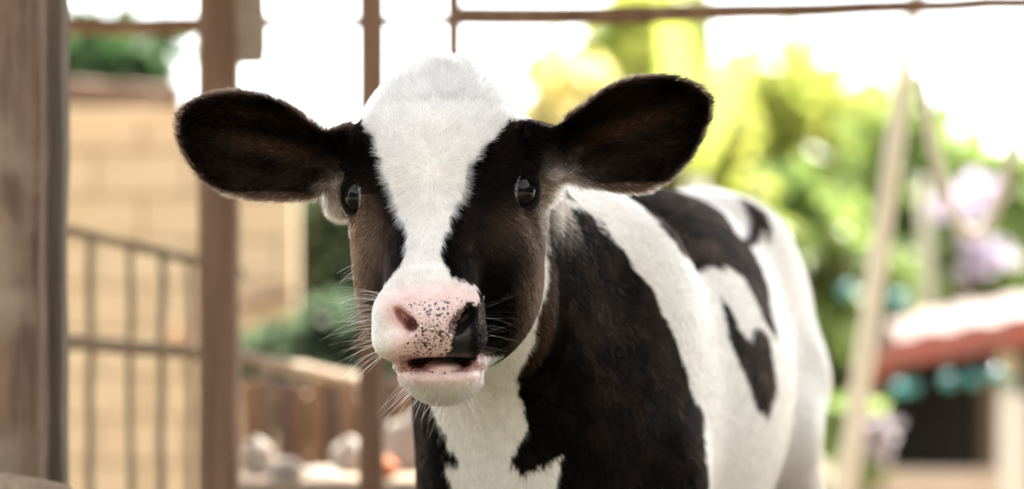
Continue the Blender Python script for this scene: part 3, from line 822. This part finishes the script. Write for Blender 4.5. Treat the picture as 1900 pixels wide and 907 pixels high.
LOW = [(0.21, 0.1189), (0.2242, 0.1015), (0.2376, 0.0649), (0.2574, 0.0473), (0.2853, 0.0664), (0.3168, 0.0622), (0.3322, 0.0481), (0.3387, 0.0209), (0.3422, -0.0067), (0.3453, -0.0327), (0.3075, -0.0674), (0.2661, -0.0577), (0.2403, -0.0161), (0.2168, 0.0175), (0.1998, 0.0624)]
PAD = [(-0.1117, 0.6914), (-0.1032, 0.6979), (-0.0753, 0.7006), (-0.0464, 0.7018), (-0.0324, 0.6971), (-0.0375, 0.6869), (-0.0457, 0.6747), (-0.0503, 0.6561), (-0.0604, 0.6402), (-0.0873, 0.6389), (-0.1071, 0.6431), (-0.1015, 0.6563), (-0.0912, 0.6686), (-0.0985, 0.6746), (-0.1068, 0.6813)]
PADBLACK = [(-0.0423, 0.6953), (-0.0314, 0.693), (-0.0304, 0.676), (-0.0323, 0.6559), (-0.034, 0.6385), (-0.0635, 0.6402), (-0.0563, 0.6588), (-0.0534, 0.673), (-0.0507, 0.6818)]

def vnoise(P, scale, seed=0):
    """cheap smooth 3-D value noise in [-1, 1] for arrays of points"""
    p = P * scale + seed * 17.31
    i = np.floor(p).astype(np.int64); f = p - i
    f = f * f * (3 - 2 * f)
    def h(a, b, c):
        n = (a * 73856093) ^ (b * 19349663) ^ (c * 83492791) ^ (seed * 2654435)
        n = (n ^ (n >> 13)) * 1274126177 & 0x7fffffff
        return (n % 10007) / 5003.0 - 1
    r = 0
    for a in (0, 1):
        for b in (0, 1):
            for c in (0, 1):
                wgt = (f[:, 0] if a else 1 - f[:, 0]) * (f[:, 1] if b else 1 - f[:, 1]) * (f[:, 2] if c else 1 - f[:, 2])
                r = r + wgt * h(i[:, 0] + a, i[:, 1] + b, i[:, 2] + c)
    return r

def sstep(a, b, x):
    t = np.clip((x - a) / (b - a), 0, 1); return t * t * (3 - 2 * t)

def mixc(a, b, f):
    return a + (b - a) * f[:, None]

def coat(P):
    """per point: white mask, plus colour of skin under the hair, colour of the hair, bare, wet and spot masks"""
    x, y, z = P[:, 0], P[:, 1], P[:, 2]
    jx = x + .0022 * vnoise(P, 260, 3) + .003 * vnoise(P, 90, 4); jz = z + .0030 * vnoise(P, 260, 5) + .003 * vnoise(P, 90, 6)
    rel = P - B0
    t = rel @ bdir; l = rel @ blat; al = np.abs(l)
    n = len(P)
    white = np.zeros(n, bool)
    head = (y < .115) | ((y < .19) & (z > .80))
    blaze = poly_sdf(jx, jz, BLAZE)
    white |= head & (blaze < 0)
    white |= (y < -.045) & (x < -.06) & (z < .715)                      # pale side of the muzzle
    white |= head & (y < .02) & (z < .6435)                             # lower lip and chin
    throat = poly_sdf(jx, jz, THROAT)
    neck = (y > .066) & (z < .80) & (t < .12)
    nw = neck & (throat < 0)
    body = ~head
    px = B0[0] + bdir[0] * t + blat[0] * al                             # mirrored on the far side
    px = np.where(t > -.05, px, x)
    jj = .004 * vnoise(P, 40, 8) + .002 * vnoise(P, 150, 9)
    sh = poly_sdf(px + jj, z + jj, SHOULDER)
    ang = np.arctan2(z - .6, np.where(t > .1, al, l)) * .2
    bk = poly_sdf(t + jj * 1.2, ang + .002 * vnoise(P, 110, 10), BACK); lw = poly_sdf(t + jj * 1.2, ang + .002 * vnoise(P, 110, 11), LOW)
    bw = (sh > 0) & ~((bk < 0) & (t > 0)) & ~(lw < 0)
    white |= body & bw & (t > -.2)
    white = np.where(neck & ~(head & (y < .066)), nw | (body & bw & (t > -.17) & (z < .83) & (px > .05)), white)
    tail = t > .85
    white &= ~(tail & (z < .45))
    # --- colours
    B_ = np.array([.0026, .0021, .0020]); Br = np.array([.070, .040, .026]); Wh = np.array([.80, .765, .725]); Cr = np.array([.66, .56, .47])
    pinkc = np.array([.82, .565, .545]); deep = np.array([.52, .25, .24])
    brown = np.zeros(n)
    ck = head & (z < .80) & (z > .60)
    brown = np.where(ck, .75 * sstep(-.118, -.150, x) + .60 * sstep(-.01, .030, x) * sstep(.76, .70, z), 0)
    brown += np.where(head, .45 * np.exp(-(((x + .155) / .03) ** 2 + ((z - .77) / .03) ** 2)), 0)
    brown += np.where(head, .40 * np.exp(-(((x - .005) / .035) ** 2 + ((z - .77) / .025) ** 2)), 0)
    brown += np.where(body, .0 + .06 * sstep(.0, .6, vnoise(P, 14, 12)), 0)
    ear_ = (x < -.168) | ((x > .052) & (y < .17) & (z > .795))
    brown = np.where(ear_, .10 + .10 * vnoise(P, 40, 2) + .60 * earmid(P), brown)
    brown = np.clip(brown + .10 * vnoise(P, 45, 1), 0, 1)
    dark = mixc(np.tile(B_, (n, 1)), Br, brown)
    wt = np.tile(Wh, (n, 1)) * (1 + .05 * vnoise(P, 70, 7))[:, None]
    wt = mixc(wt, Cr, np.where(body, .38 * sstep(.0, .9, vnoise(P, 14, 13)), .15 * sstep(.2, .9, vnoise(P, 40, 14))))
    hair = np.where(white[:, None], wt, dark)
    # pale tufts under the ears, behind the eyes
    for cx, cz, r0 in ((-.1715, .790, .017), (.0515, .797, .018)):
        f = np.exp(-(((x - cx) ** 2 + ((z - cz) * .75) ** 2) / r0 ** 2)) * (y > .030) * (y < .17)
        hair = mixc(hair, np.array([.55, .45, .37]), np.clip(f * 1.3, 0, .9))
    # fringe under the ears
    fr = ear_ & (((x < -.168) & (z < .803)) | ((x > .05) & (z < .812)))
    hair = np.where(fr[:, None], mixc(hair, np.array([.16, .105, .075]), np.full(n, .55)), hair)
    pad = poly_sdf(x, z, PAD); padb = poly_sdf(x + .0025 * vnoise(P, 300, 41), z + .003 * vnoise(P, 260, 42), PADBLACK)
    front = y < -.045
    pinkness = np.where(front & (z > .638), sstep(.022, -.002, pad), 0)
    pinkness = np.maximum(pinkness, np.where(front & (z < .6425) & (z > .598), sstep(.608, .626, z + .003 * vnoise(P, 200, 32)), 0))
    wing = np.where(front, .85 * np.exp(-(((x + .1085) / .010) ** 2 + ((z - .683) / .016) ** 2)), 0)
    pinkness = np.clip(np.maximum(pinkness, wing), 0, 1)
    inm = (y > -.10) & (y < -.01) & (z < .6465) & (z > .630) & (np.abs(x + .066) < .04)
    skin = mixc(hair, pinkc, pinkness * np.where(white | (front & (padb > 0) & (pad < .001)), 1., 0.))
    skin = np.where(inm[:, None], deep, skin)
    tg = W(820, 680, -98); ts = S(-98)
    q_ = ((x - tg[0]) / (36 * ts)) ** 2 + ((y - tg[1]) / (64 * ts)) ** 2 + ((z - tg[2]) / (13 * ts)) ** 2
    skin = np.where((inm & (q_ < 1.3) & (z > tg[2] - .004))[:, None], np.array([.84, .55, .53]), skin)
    nostl = front & (((x + .100) ** 2 / .013 ** 2 + (z - .678) ** 2 / .014 ** 2) < 1) & (y > -.100)
    skin = np.where(nostl[:, None], np.array([.62, .31, .30]), skin)
    blackpad = front & (padb < 0) & (z > .6385)
    skin = np.where(blackpad[:, None], np.array([.006, .0055, .006]), skin)
    bare = np.where(front & (z > .638) & ((pad < .001) | ((padb < 0) & (x < -.039))), 1., 0.)
    lip = front & (z < .6425) & (z > .6235 + .0035 * vnoise(P, 220, 31))
    bare = np.where(lip | inm, 1., bare)
    for e in EYE:
        d = np.linalg.norm(P - e['p'], axis=1)
        bare = np.where((d < (e['r'] + 4.5) * e['s']) & (((P - e['p']) @ e['n']) > .35 * e['r'] * e['s']), 1., bare)
        f = np.exp(-(np.clip(d - (e['r'] + 4) * e['s'], 0, 1) / .006) ** 2)
        skin = mixc(skin, np.array([.010, .008, .008]), f); hair = mixc(hair, np.array([.012, .010, .009]), f * .85)
    hair = mixc(hair, pinkc, .75 * pinkness * (white & (bare < .5)))
    wet = np.where(front & (z > .638), sstep(.004, -.004, np.minimum(pad, padb)), 0)
    wet = np.maximum(wet, np.where(lip | inm, .9, 0))
    wet = np.where(blackpad, wet * .45 * sstep(-.034, -.044, x), wet)
    spot = np.where(front & (z > .638) & (padb > -.001), sstep(.001, -.006, pad) * (.25 + .75 * np.exp(-(((x + .072) / .019) ** 2))) * (.90 + .60 * sstep(.685, .655, z)), 0)
    spot = np.maximum(spot, np.where(lip & (z > .629) & ~(inm & (q_ < 1.3)), .34, 0))
    return dict(hair=hair, skin=skin, bare=bare, wet=wet, spot=spot, white=white, head=head, ear=ear_, pink=pinkness, t=t)

def earmid(P):
    """streaks of thin, browner hair inside the ear cups"""
    out = np.zeros(len(P))
    for (a, b) in EARS:
        ax = b - a; L = np.linalg.norm(ax); ax = ax / L
        r = P - a; tt = (r @ ax) / L
        ay = np.cross(ax, np.array([0, 1., 0])); bb = (r @ ay) / .045
        inside = np.exp(-((tt - .48) / .26) ** 2) * np.exp(-(bb / .62) ** 2)
        out = np.maximum(out, inside * (.45 + .55 * np.sin(bb * 8.5 + 1.2)) * (P[:, 1] < .2))
    return out

def vertex_normals(V, Q):
    n = np.cross(V[Q[:, 2]] - V[Q[:, 0]], V[Q[:, 3]] - V[Q[:, 1]])
    out = np.zeros_like(V)
    for k in range(4):
        for q in range(3):
            out[:, q] += np.bincount(Q[:, k], n[:, q], len(V))
    return out / (np.linalg.norm(out, axis=1, keepdims=True) + 1e-12)

NV = vertex_normals(V, Q)
cv = coat(V)

# ---- materials of the calf
m_skin, nt, bs = new_mat('calf_hide')
ac = nd(nt, 'ShaderNodeAttribute', attribute_name='skin')
aw = nd(nt, 'ShaderNodeAttribute', attribute_name='wet')
asp = nd(nt, 'ShaderNodeAttribute', attribute_name='spot')
tc = nd(nt, 'ShaderNodeTexCoord')
wob = nd(nt, 'ShaderNodeTexNoise', Scale=900.0, Detail=2.0)
nt.links.new(tc.outputs['Object'], wob.inputs['Vector'])
addv = nd(nt, 'ShaderNodeVectorMath', operation='MULTIPLY_ADD')
addv.inputs[1].default_value = (.0012,) * 3
nt.links.new(wob.outputs['Color'], addv.inputs[0]); nt.links.new(tc.outputs['Object'], addv.inputs[2])
fac = None
for scale, keep, size in ((235.0, .85, .32), (430.0, .72, .36)):
    vo = nd(nt, 'ShaderNodeTexVoronoi', Scale=scale)
    nt.links.new(addv.outputs[0], vo.inputs['Vector'])
    sep = nd(nt, 'ShaderNodeSeparateColor'); nt.links.new(vo.outputs['Color'], sep.inputs[0])
    # a cell has a spot where its random red is under keep * density; radius from its random green
    thr = nd(nt, 'ShaderNodeMath', operation='MULTIPLY'); thr.inputs[1].default_value = keep
    nt.links.new(asp.outputs['Fac'], thr.inputs[0])
    has = nd(nt, 'ShaderNodeMath', operation='LESS_THAN'); nt.links.new(sep.outputs[0], has.inputs[0]); nt.links.new(thr.outputs[0], has.inputs[1])
    rad = nd(nt, 'ShaderNodeMath', operation='MULTIPLY_ADD'); rad.inputs[1].default_value = size; rad.inputs[2].default_value = .20
    nt.links.new(sep.outputs[1], rad.inputs[0])
    sub = nd(nt, 'ShaderNodeMath', operation='SUBTRACT'); nt.links.new(rad.outputs[0], sub.inputs[0]); nt.links.new(vo.outputs['Distance'], sub.inputs[1])
    mr = nd(nt, 'ShaderNodeMapRange'); mr.inputs['From Min'].default_value = -.02; mr.inputs['From Max'].default_value = .10
    nt.links.new(sub.outputs[0], mr.inputs['Value'])
    mu = nd(nt, 'ShaderNodeMath', operation='MULTIPLY'); nt.links.new(mr.outputs[0], mu.inputs[0]); nt.links.new(has.outputs[0], mu.inputs[1])
    if fac is None: fac = mu.outputs[0]
    else:
        mx = nd(nt, 'ShaderNodeMath', operation='MAXIMUM'); nt.links.new(fac, mx.inputs[0]); nt.links.new(mu.outputs[0], mx.inputs[1]); fac = mx.outputs[0]
mixn = nd(nt, 'ShaderNodeMix', data_type='RGBA'); mixn.inputs['B'].default_value = (.022, .018, .018, 1)
mixn.inputs[7].default_value = (.022, .018, .018, 1)
nt.links.new(fac, mixn.inputs[0]); nt.links.new(ac.outputs['Color'], mixn.inputs[6])
# mottled flush on the bare skin
mot = nd(nt, 'ShaderNodeTexNoise', Scale=120.0, Detail=4.0); nt.links.new(tc.outputs['Object'], mot.inputs['Vector'])
mrm = nd(nt, 'ShaderNodeMapRange'); mrm.inputs['From Min'].default_value = .3; mrm.inputs['From Max'].default_value = .75
mrm.inputs['To Min'].default_value = 1.06; mrm.inputs['To Max'].default_value = .82
nt.links.new(mot.outputs['Fac'], mrm.inputs['Value'])
vm = nd(nt, 'ShaderNodeVectorMath', operation='SCALE'); nt.links.new(mixn.outputs[2], vm.inputs[0]); nt.links.new(mrm.outputs[0], vm.inputs['Scale'])
nt.links.new(vm.outputs[0], bs.inputs['Base Color'])
ro = nd(nt, 'ShaderNodeMapRange'); ro.inputs['To Min'].default_value = .75; ro.inputs['To Max'].default_value = .20
nt.links.new(aw.outputs['Fac'], ro.inputs['Value']); nt.links.new(ro.outputs[0], bs.inputs['Roughness'])
cb = nd(nt, 'ShaderNodeTexVoronoi', Scale=520.0); cb.feature = 'SMOOTH_F1'; nt.links.new(addv.outputs[0], cb.inputs['Vector'])
cbw = nd(nt, 'ShaderNodeMath', operation='MULTIPLY'); nt.links.new(cb.outputs['Distance'], cbw.inputs[0]); nt.links.new(aw.outputs['Fac'], cbw.inputs[1])
bump = nd(nt, 'ShaderNodeBump', Strength=.85, Distance=.0016, invert=True); nt.links.new(cbw.outputs[0], bump.inputs['Height'])
nt.links.new(bump.outputs[0], bs.inputs['Normal'])
nt.links.new(aw.outputs['Fac'], bs.inputs['Coat Weight']); bs.inputs['Coat Roughness'].default_value = .10; nt.links.new(bump.outputs[0], bs.inputs['Coat Normal'])
sp_ = nd(nt, 'ShaderNodeMapRange'); sp_.inputs['To Min'].default_value = .06; sp_.inputs['To Max'].default_value = .55
nt.links.new(aw.outputs['Fac'], sp_.inputs['Value']); nt.links.new(sp_.outputs[0], bs.inputs['Specular IOR Level'])

m_hair = bpy.data.materials.new('calf_hair'); m_hair.use_nodes = True
nt = m_hair.node_tree; nt.nodes.clear()
out = nd(nt, 'ShaderNodeOutputMaterial'); hb = nd(nt, 'ShaderNodeBsdfHairPrincipled')
hb.model = 'CHIANG'; hb.parametrization = 'COLOR'
hc = nd(nt, 'ShaderNodeAttribute', attribute_name='hcol')
nt.links.new(hc.outputs['Color'], hb.inputs['Color']); nt.links.new(hb.outputs[0], out.inputs[0])
lum = nd(nt, 'ShaderNodeMapRange'); lum.inputs['From Min'].default_value = .02; lum.inputs['From Max'].default_value = .5
lum.inputs['To Min'].default_value = 1.03; lum.inputs['To Max'].default_value = 1.5      # sheen cut from dark hair to deepen its blacks, pale hair glossy
nt.links.new(hc.outputs['Fac'], lum.inputs['Value']); nt.links.new(lum.outputs[0], hb.inputs['IOR'])
hb.inputs['Roughness'].default_value = .45; hb.inputs['Radial Roughness'].default_value = .6
hb.inputs['Random Roughness'].default_value = .2

# ---- the body: one continuous mesh
me = bpy.data.meshes.new('calf')
me.from_pydata(V.tolist(), [], Q.tolist()); me.shade_smooth()
def put(name, typ, data):
    a = me.attributes.new(name, typ, 'POINT')
    if typ == 'FLOAT_COLOR':
        a.data.foreach_set('color', np.concatenate([data, np.ones((len(data), 1))], 1).astype(np.float32).ravel())
    else:
        a.data.foreach_set('value', data.astype(np.float32))
put('skin', 'FLOAT_COLOR', cv['skin']); put('wet', 'FLOAT', cv['wet']); put('spot', 'FLOAT', cv['spot'])
me.materials.append(m_skin)
calf = bpy.data.objects.new('calf', me); col.objects.link(calf)
tag(calf, 'black and white calf facing the camera with pink spotted nose and mouth ajar', 'calf')

def hair_object(name, pts, sizes, rad, colr, kind='stuff', parent=None):
    """pts (sum sizes, 3), radius per point, colour per curve"""
    hd = bpy.data.hair_curves.new(name)
    hd.add_curves(sizes.tolist())
    hd.points.foreach_set('position', pts.astype(np.float32).ravel())
    ra = hd.attributes.get('radius') or hd.attributes.new('radius', 'FLOAT', 'POINT')
    ra.data.foreach_set('value', rad.astype(np.float32).ravel())
    ca = hd.attributes.new('hcol', 'FLOAT_COLOR', 'CURVE')
    ca.data.foreach_set('color', np.concatenate([colr, np.ones((len(colr), 1))], 1).astype(np.float32).ravel())
    hd.materials.append(m_hair)
    o = bpy.data.objects.new(name, hd); col.objects.link(o); o.parent = parent or calf
    if kind: o['kind'] = kind
    return o

# ---- short coat
WH = np.array([-0.0776, -0.039, 0.8191])                 # whorl on the forehead
def flow(P, N, c):
    x, y, z = P[:, 0], P[:, 1], P[:, 2]
    F_ = P - WH
    F_ /= np.linalg.norm(F_, axis=1, keepdims=True) + .004
    bf = bdir * .75 + np.array([0, 0, -1.0])
    wb = sstep(.08, .16, y) * (z < .84)
    F_ = F_ * (1 - wb[:, None]) + bf * wb[:, None]
    for (a, b) in EARS:
        sgn = -1 if b[0] < a[0] else 1
        m = c['ear'] & ((x < -.1) if sgn < 0 else (x > .03))
        d = (b - a); d /= np.linalg.norm(d)
        mid = a + (b - a) * .55
        o = (P - mid); o[:, 1] = 0
        F_ = np.where(m[:, None], d * .8 + o / .09 + np.array([0, -.25, 0]), F_)
    chin = (y < .0) & (z < .66) & c['head']
    F_ = np.where(chin[:, None], (P - np.array([-.066, -.05, .665])) / .05 + np.array([0, .2, -.6]), F_)
    F_ = F_ + (.28 - .16 * wb)[:, None] * np.stack([vnoise(P, 55, 21), vnoise(P, 55, 22), vnoise(P, 55, 23)], 1)
    poll = sstep(.872, .895, z) * np.exp(-((x + .06) / .035) ** 2)
    F_ = F_ + (poll * .9)[:, None] * np.stack([vnoise(P, 130, 24), vnoise(P, 130, 25), vnoise(P, 130, 26)], 1)
    F_ -= N * (F_ * N).sum(1, keepdims=True)
    return F_ / (np.linalg.norm(F_, axis=1, keepdims=True) + 1e-9)

def grow(count, accept, length, lift, rad, npt=4, jitter=.22, seed=1):
    g = np.random.default_rng(seed)
    T = np.concatenate([Q[:, [0, 1, 2]], Q[:, [0, 2, 3]]])
    ctr = V[T].mean(1)
    ar = np.linalg.norm(np.cross(V[T[:, 1]] - V[T[:, 0]], V[T[:, 2]] - V[T[:, 0]]), axis=1)
    ar = ar * accept(ctr, NV[T[:, 0]])
    cdf = np.cumsum(ar); cdf /= cdf[-1]
    ti = np.searchsorted(cdf, g.random(count))
    r1 = np.sqrt(g.random(count)); r2 = g.random(count)
    w0, w1, w2 = 1 - r1, r1 * (1 - r2), r1 * r2
    tri = T[ti]
    P = V[tri[:, 0]] * w0[:, None] + V[tri[:, 1]] * w1[:, None] + V[tri[:, 2]] * w2[:, None]
    N = NV[tri[:, 0]] * w0[:, None] + NV[tri[:, 1]] * w1[:, None] + NV[tri[:, 2]] * w2[:, None]
    N /= np.linalg.norm(N, axis=1, keepdims=True)
    c = coat(P)
    ok = c['bare'] < .5
    P, N = P[ok], N[ok]; c = {k: v[ok] for k, v in c.items()}
    T_ = flow(P, N, c)
    T_ = T_ + jitter * g.normal(size=P.shape); T_ -= N * (T_ * N).sum(1, keepdims=True); T_ /= np.linalg.norm(T_, axis=1, keepdims=True)
    L = length(P, N, c) * g.uniform(.65, 1.2, len(P))
    li = lift(P, N, c) * g.uniform(.6, 1.4, len(P))
    pts = np.zeros((len(P), npt, 3)); pts[:, 0] = P - N * .0004
    for k in range(1, npt):
        s_ = k / (npt - 1)
        a = li * (1 - .75 * s_)
        step = (T_ * np.cos(a)[:, None] + N * np.sin(a)[:, None]) * (L / (npt - 1))[:, None]
        pts[:, k] = pts[:, k - 1] + step
    prof = np.array([1., .9, .65, .18]) if npt == 4 else np.linspace(1, .15, npt)
    rr = (rad(P, N, c) * g.uniform(.75, 1.25, len(P)))[:, None] * prof[None, :]
    hc_ = c['hair'] * np.clip(1 + .14 * g.normal(size=len(P)), .6, 1.5)[:, None]
    dk = ~c['white']
    hc_ = np.where(dk[:, None], hc_ * np.exp(.75 * g.normal(size=len(P)))[:, None], hc_)
    st = dk & (g.random(len(P)) < np.where(c['ear'], .16, np.where(c['head'], .06, .012)))
    hc_ = np.where(st[:, None], hc_ * .4 + np.array([.050, .034, .025]), hc_)
    hc_ = np.clip(hc_, .0012, .93)
    return pts.reshape(-1, 3), np.full(len(P), npt), rr.ravel(), hc_

def is_head(C_): return (C_[:, 1] < .13) | ((C_[:, 1] < .2) & (C_[:, 2] > .78) & (C_[:, 0] < .045))
CAMP = np.array([0, -CAM_D, CAM_Z])
def facing(C_, N):
    return (N * np.array([0., -1., 0.])).sum(1)
def acc_head(C_, N):
    return is_head(C_) * np.where(facing(C_, N) > -.45, 1., .25)
def len_head(P, N, c):
    L = np.full(len(P), .0075)
    L = np.where(c['white'] & (P[:, 2] > .74), .0105, L)
    L = np.where(P[:, 2] > .885, .0135 + .004 * (np.abs(P[:, 0] + .062) < .03), L)
    L = L * (1 - .5 * sstep(.735, .70, P[:, 2]) * (P[:, 1] < -.03))
    rim = c['ear'] & ((np.abs(facing(P, N)) < .62) | (facing(P, N) < 0))
    L = np.where(c['ear'], .009, L); L = np.where(rim, .0135, L)
    tuft = (P[:, 1] > .03) & (((np.abs(P[:, 0] + .172) < .02) & (np.abs(P[:, 2] - .79) < .022)) | ((np.abs(P[:, 0] - .05) < .02) & (np.abs(P[:, 2] - .795) < .024)))
    L = np.where(tuft, .018, L)
    for e in EYE:
        L = L * (.35 + .65 * sstep((e['r'] + 5) * e['s'], (e['r'] + 22) * e['s'], np.linalg.norm(P - e['p'], axis=1)))
    chin = (P[:, 2] < .625) & (P[:, 1] < 0)
    return np.where(chin, .0085, L)
def lift_head(P, N, c):
    li = np.full(len(P), .38)
    li = np.where(c['white'] & (P[:, 2] > .78), .50, li)
    li = np.where(c['ear'], .62, li)
    li = li + .35 * sstep(.878, .9, P[:, 2]) * np.exp(-((P[:, 0] + .06) / .035) ** 2) * (~c['ear'])
    return li
FUR = float(os.environ.get('CALF_FUR', '1'))
a = grow(int(250000 * FUR), acc_head, len_head, lift_head, lambda P, N, c: np.where(c['white'], .00019, .00017), seed=3)
b = grow(int(170000 * FUR), lambda C_, N: (1 - is_head(C_)) * np.where(facing(C_, N) > -.35, 1., .12) * np.where(C_[:, 2] > .38, 1., .3),
         lambda P, N, c: np.where((c['t'] > .8) & (P[:, 2] < .5), .04, .0105), lambda P, N, c: np.full(len(P), .30),
         lambda P, N, c: .00025 + .0001 * sstep(.3, 1, P[:, 1]), seed=5)
hair_object('coat', np.concatenate([a[0], b[0]]), np.concatenate([a[1], b[1]]), np.concatenate([a[2], b[2]]), np.concatenate([a[3], b[3]]))

# ---- whiskers round muzzle and chin, lashes over the eyes
from mathutils.bvhtree import BVHTree
bvh = BVHTree.FromPolygons(V.tolist(), Q.tolist())
def near(p):
    loc, nor, _, _ = bvh.find_nearest(Vector(p)); return np.array(loc), np.array(nor)
g = np.random.default_rng(11)
wp, ws, wr, wc = [], [], [], []
def strand(root, d, L, sag, r, colr, n=7):
    q = np.array(root, float); d = np.array(d, float); d /= np.linalg.norm(d)
    for k in range(n):
        wp.append(q.copy()); wr.append(r * (1 - .85 * k / (n - 1)))
        q = q + d * L / (n - 1); d = d + np.array([0, 0, -sag / n]) + .05 * g.normal(size=3); d /= np.linalg.norm(d)
    ws.append(n); wc.append(colr)
pale, grey = np.array([.70, .62, .52]), np.array([.10, .085, .07])
for i in range(60):                                        # pale side
    p = W(g.uniform(696, 716), g.uniform(545, 668), g.uniform(-150, -60)); q, n_ = near(p)
    strand(q, n_ + np.array([-.9, -.2, g.uniform(-.5, .25)]), g.uniform(.022, .055), g.uniform(.2, .9), .00014, pale * g.uniform(.6, 1.1))
for i in range(64):                                        # chin and lower lip
    p = W(g.uniform(735, 885), g.uniform(700, 745), g.uniform(-160, -40)); q, n_ = near(p)
    s_ = -1 if q[0] < -.06 else .8
    strand(q, n_ * .8 + np.array([s_ * g.uniform(.1, 1), -.1, -.6]), g.uniform(.014, .044), g.uniform(.1, .6), .00014, pale * g.uniform(.5, 1.0))
for i in range(20):                                        # dark side
    p = W(g.uniform(880, 905), g.uniform(540, 690), g.uniform(-140, -60)); q, n_ = near(p)
    strand(q, n_ + np.array([.9, -.2, g.uniform(-.6, .5)]), g.uniform(.018, .048), g.uniform(-.3, .6), .00013, (pale * .6 if g.random() < .5 else grey))
for i in range(22):                                        # long hairs of the cheeks
    p = W(g.uniform(655, 690), g.uniform(480, 640), 40); q, n_ = near(p)
    strand(q, n_ + np.array([-.5, -.2, g.uniform(-.9, .1)]), g.uniform(.012, .026), .4, .00014, pale * .6)
ho = hair_object('whisker', np.array(wp), np.array(ws), np.array(wr), np.array(wc))

# ---- eyes: eyeball, lid rim, lashes
m_eye, nt, bs = new_mat('calf_eye')
tcx = nd(nt, 'ShaderNodeTexCoord'); sx = nd(nt, 'ShaderNodeSeparateXYZ'); nt.links.new(tcx.outputs['Object'], sx.inputs[0])
rmp = nd(nt, 'ShaderNodeValToRGB')           # along the gaze axis: sclera, limbus, iris, pupil
el = rmp.color_ramp.elements
el[0].position = .0; el[0].color = (.62, .60, .62, 1)
el[1].position = .69; el[1].color = (.50, .50, .56, 1)
for pos_, c_ in ((.715, (.045, .05, .07, 1)), (.74, (.007, .006, .006, 1)), (.90, (.007, .005, .004, 1)), (.93, (.002, .002, .003, 1))):
    e_ = el.new(pos_); e_.color = c_
mrz = nd(nt, 'ShaderNodeMapRange'); mrz.inputs['From Min'].default_value = -1; mrz.inputs['From Max'].default_value = 1
nt.links.new(sx.outputs['Z'], mrz.inputs['Value']); nt.links.new(mrz.outputs[0], rmp.inputs[0]); nt.links.new(rmp.outputs[0], bs.inputs['Base Color'])
bs.inputs['Roughness'].default_value = .03; bs.inputs['IOR'].default_value = 1.32
m_lid, nt, bs = new_mat('calf_eyelid')
bs.inputs['Base Color'].default_value = (.006, .005, .005, 1); bs.inputs['Roughness'].default_value = .6; bs.inputs['Specular IOR Level'].default_value = .12
nz = nd(nt, 'ShaderNodeTexNoise', Scale=700.0); bp = nd(nt, 'ShaderNodeBump', Strength=.4, Distance=.0006)
nt.links.new(nz.outputs['Fac'], bp.inputs['Height']); nt.links.new(bp.outputs[0], bs.inputs['Normal'])
for e in EYE:
    wp, ws, wr, wc = [], [], [], []
    bm = bmesh.new(); bmesh.ops.create_uvsphere(bm, u_segments=48, v_segments=32, radius=1.0)
    eb = link('eyeball', bm, m_eye, calf)
    r_ = e['r'] * e['s']
    # the dark iris looks a little further outward than the opening
    look = np.array(e['look']); look /= np.linalg.norm(look)
    eb.matrix_world = Matrix.Translation(Vector(e['p'])) @ Vector(look).to_track_quat('Z', 'Y').to_matrix().to_4x4() @ Matrix.Scale(r_, 4)
    n_ = e['n']; up = np.array([0, 0, 1.]) - n_ * n_[2]; up /= np.linalg.norm(up); rt = np.cross(up, n_)
    tilt = R(18) * (1 if n_[0] < 0 else -1)
    bm = bmesh.new(); rings = []
    NR = 40
    for i in range(NR):
        a_ = 2 * math.pi * i / NR
        ex, ey = .84 * math.cos(a_), (.74 if math.sin(a_) > 0 else .90) * math.sin(a_)
        qx, qy = ex * math.cos(tilt) - ey * math.sin(tilt), ex * math.sin(tilt) + ey * math.cos(tilt)
        dirv = n_ * math.sqrt(max(.05, 1 - qx * qx - qy * qy)) + rt * qx + up * qy
        dirv /= np.linalg.norm(dirv)
        c_ = e['p'] + dirv * r_ * 1.015
        ta = rt * (-math.sin(a_)) + up * math.cos(a_); ta /= np.linalg.norm(ta)
        bn = np.cross(dirv, ta)
        tr = (.0018 if math.sin(a_) > 0 else .0010)
        rings.append([bm.verts.new(c_ + (dirv * math.cos(2 * math.pi * j / 8) + bn * math.sin(2 * math.pi * j / 8)) * tr) for j in range(8)])
        if math.sin(a_) > .15:
            for _ in range(4):
                dl = dirv * .9 + (c_ - e['p'] - n_ * ((c_ - e['p']) @ n_)) / r_ * .7 + np.array([0, 0, -.25]) + .2 * g.normal(size=3)
                strand(c_ + dirv * .001, dl, g.uniform(.007, .013), -.8, .00016, np.array([.01, .008, .007]), 5)
    for i in range(NR):
        for j in range(8):
            bm.faces.new((rings[i][j], rings[(i + 1) % NR][j], rings[(i + 1) % NR][(j + 1) % 8], rings[i][(j + 1) % 8]))
    bmesh.ops.recalc_face_normals(bm, faces=bm.faces)
    el_ = link('eyelid', bm, m_lid, calf)
    hair_object('eyelash', np.array(wp), np.array(ws), np.array(wr), np.array(wc), parent=el_)
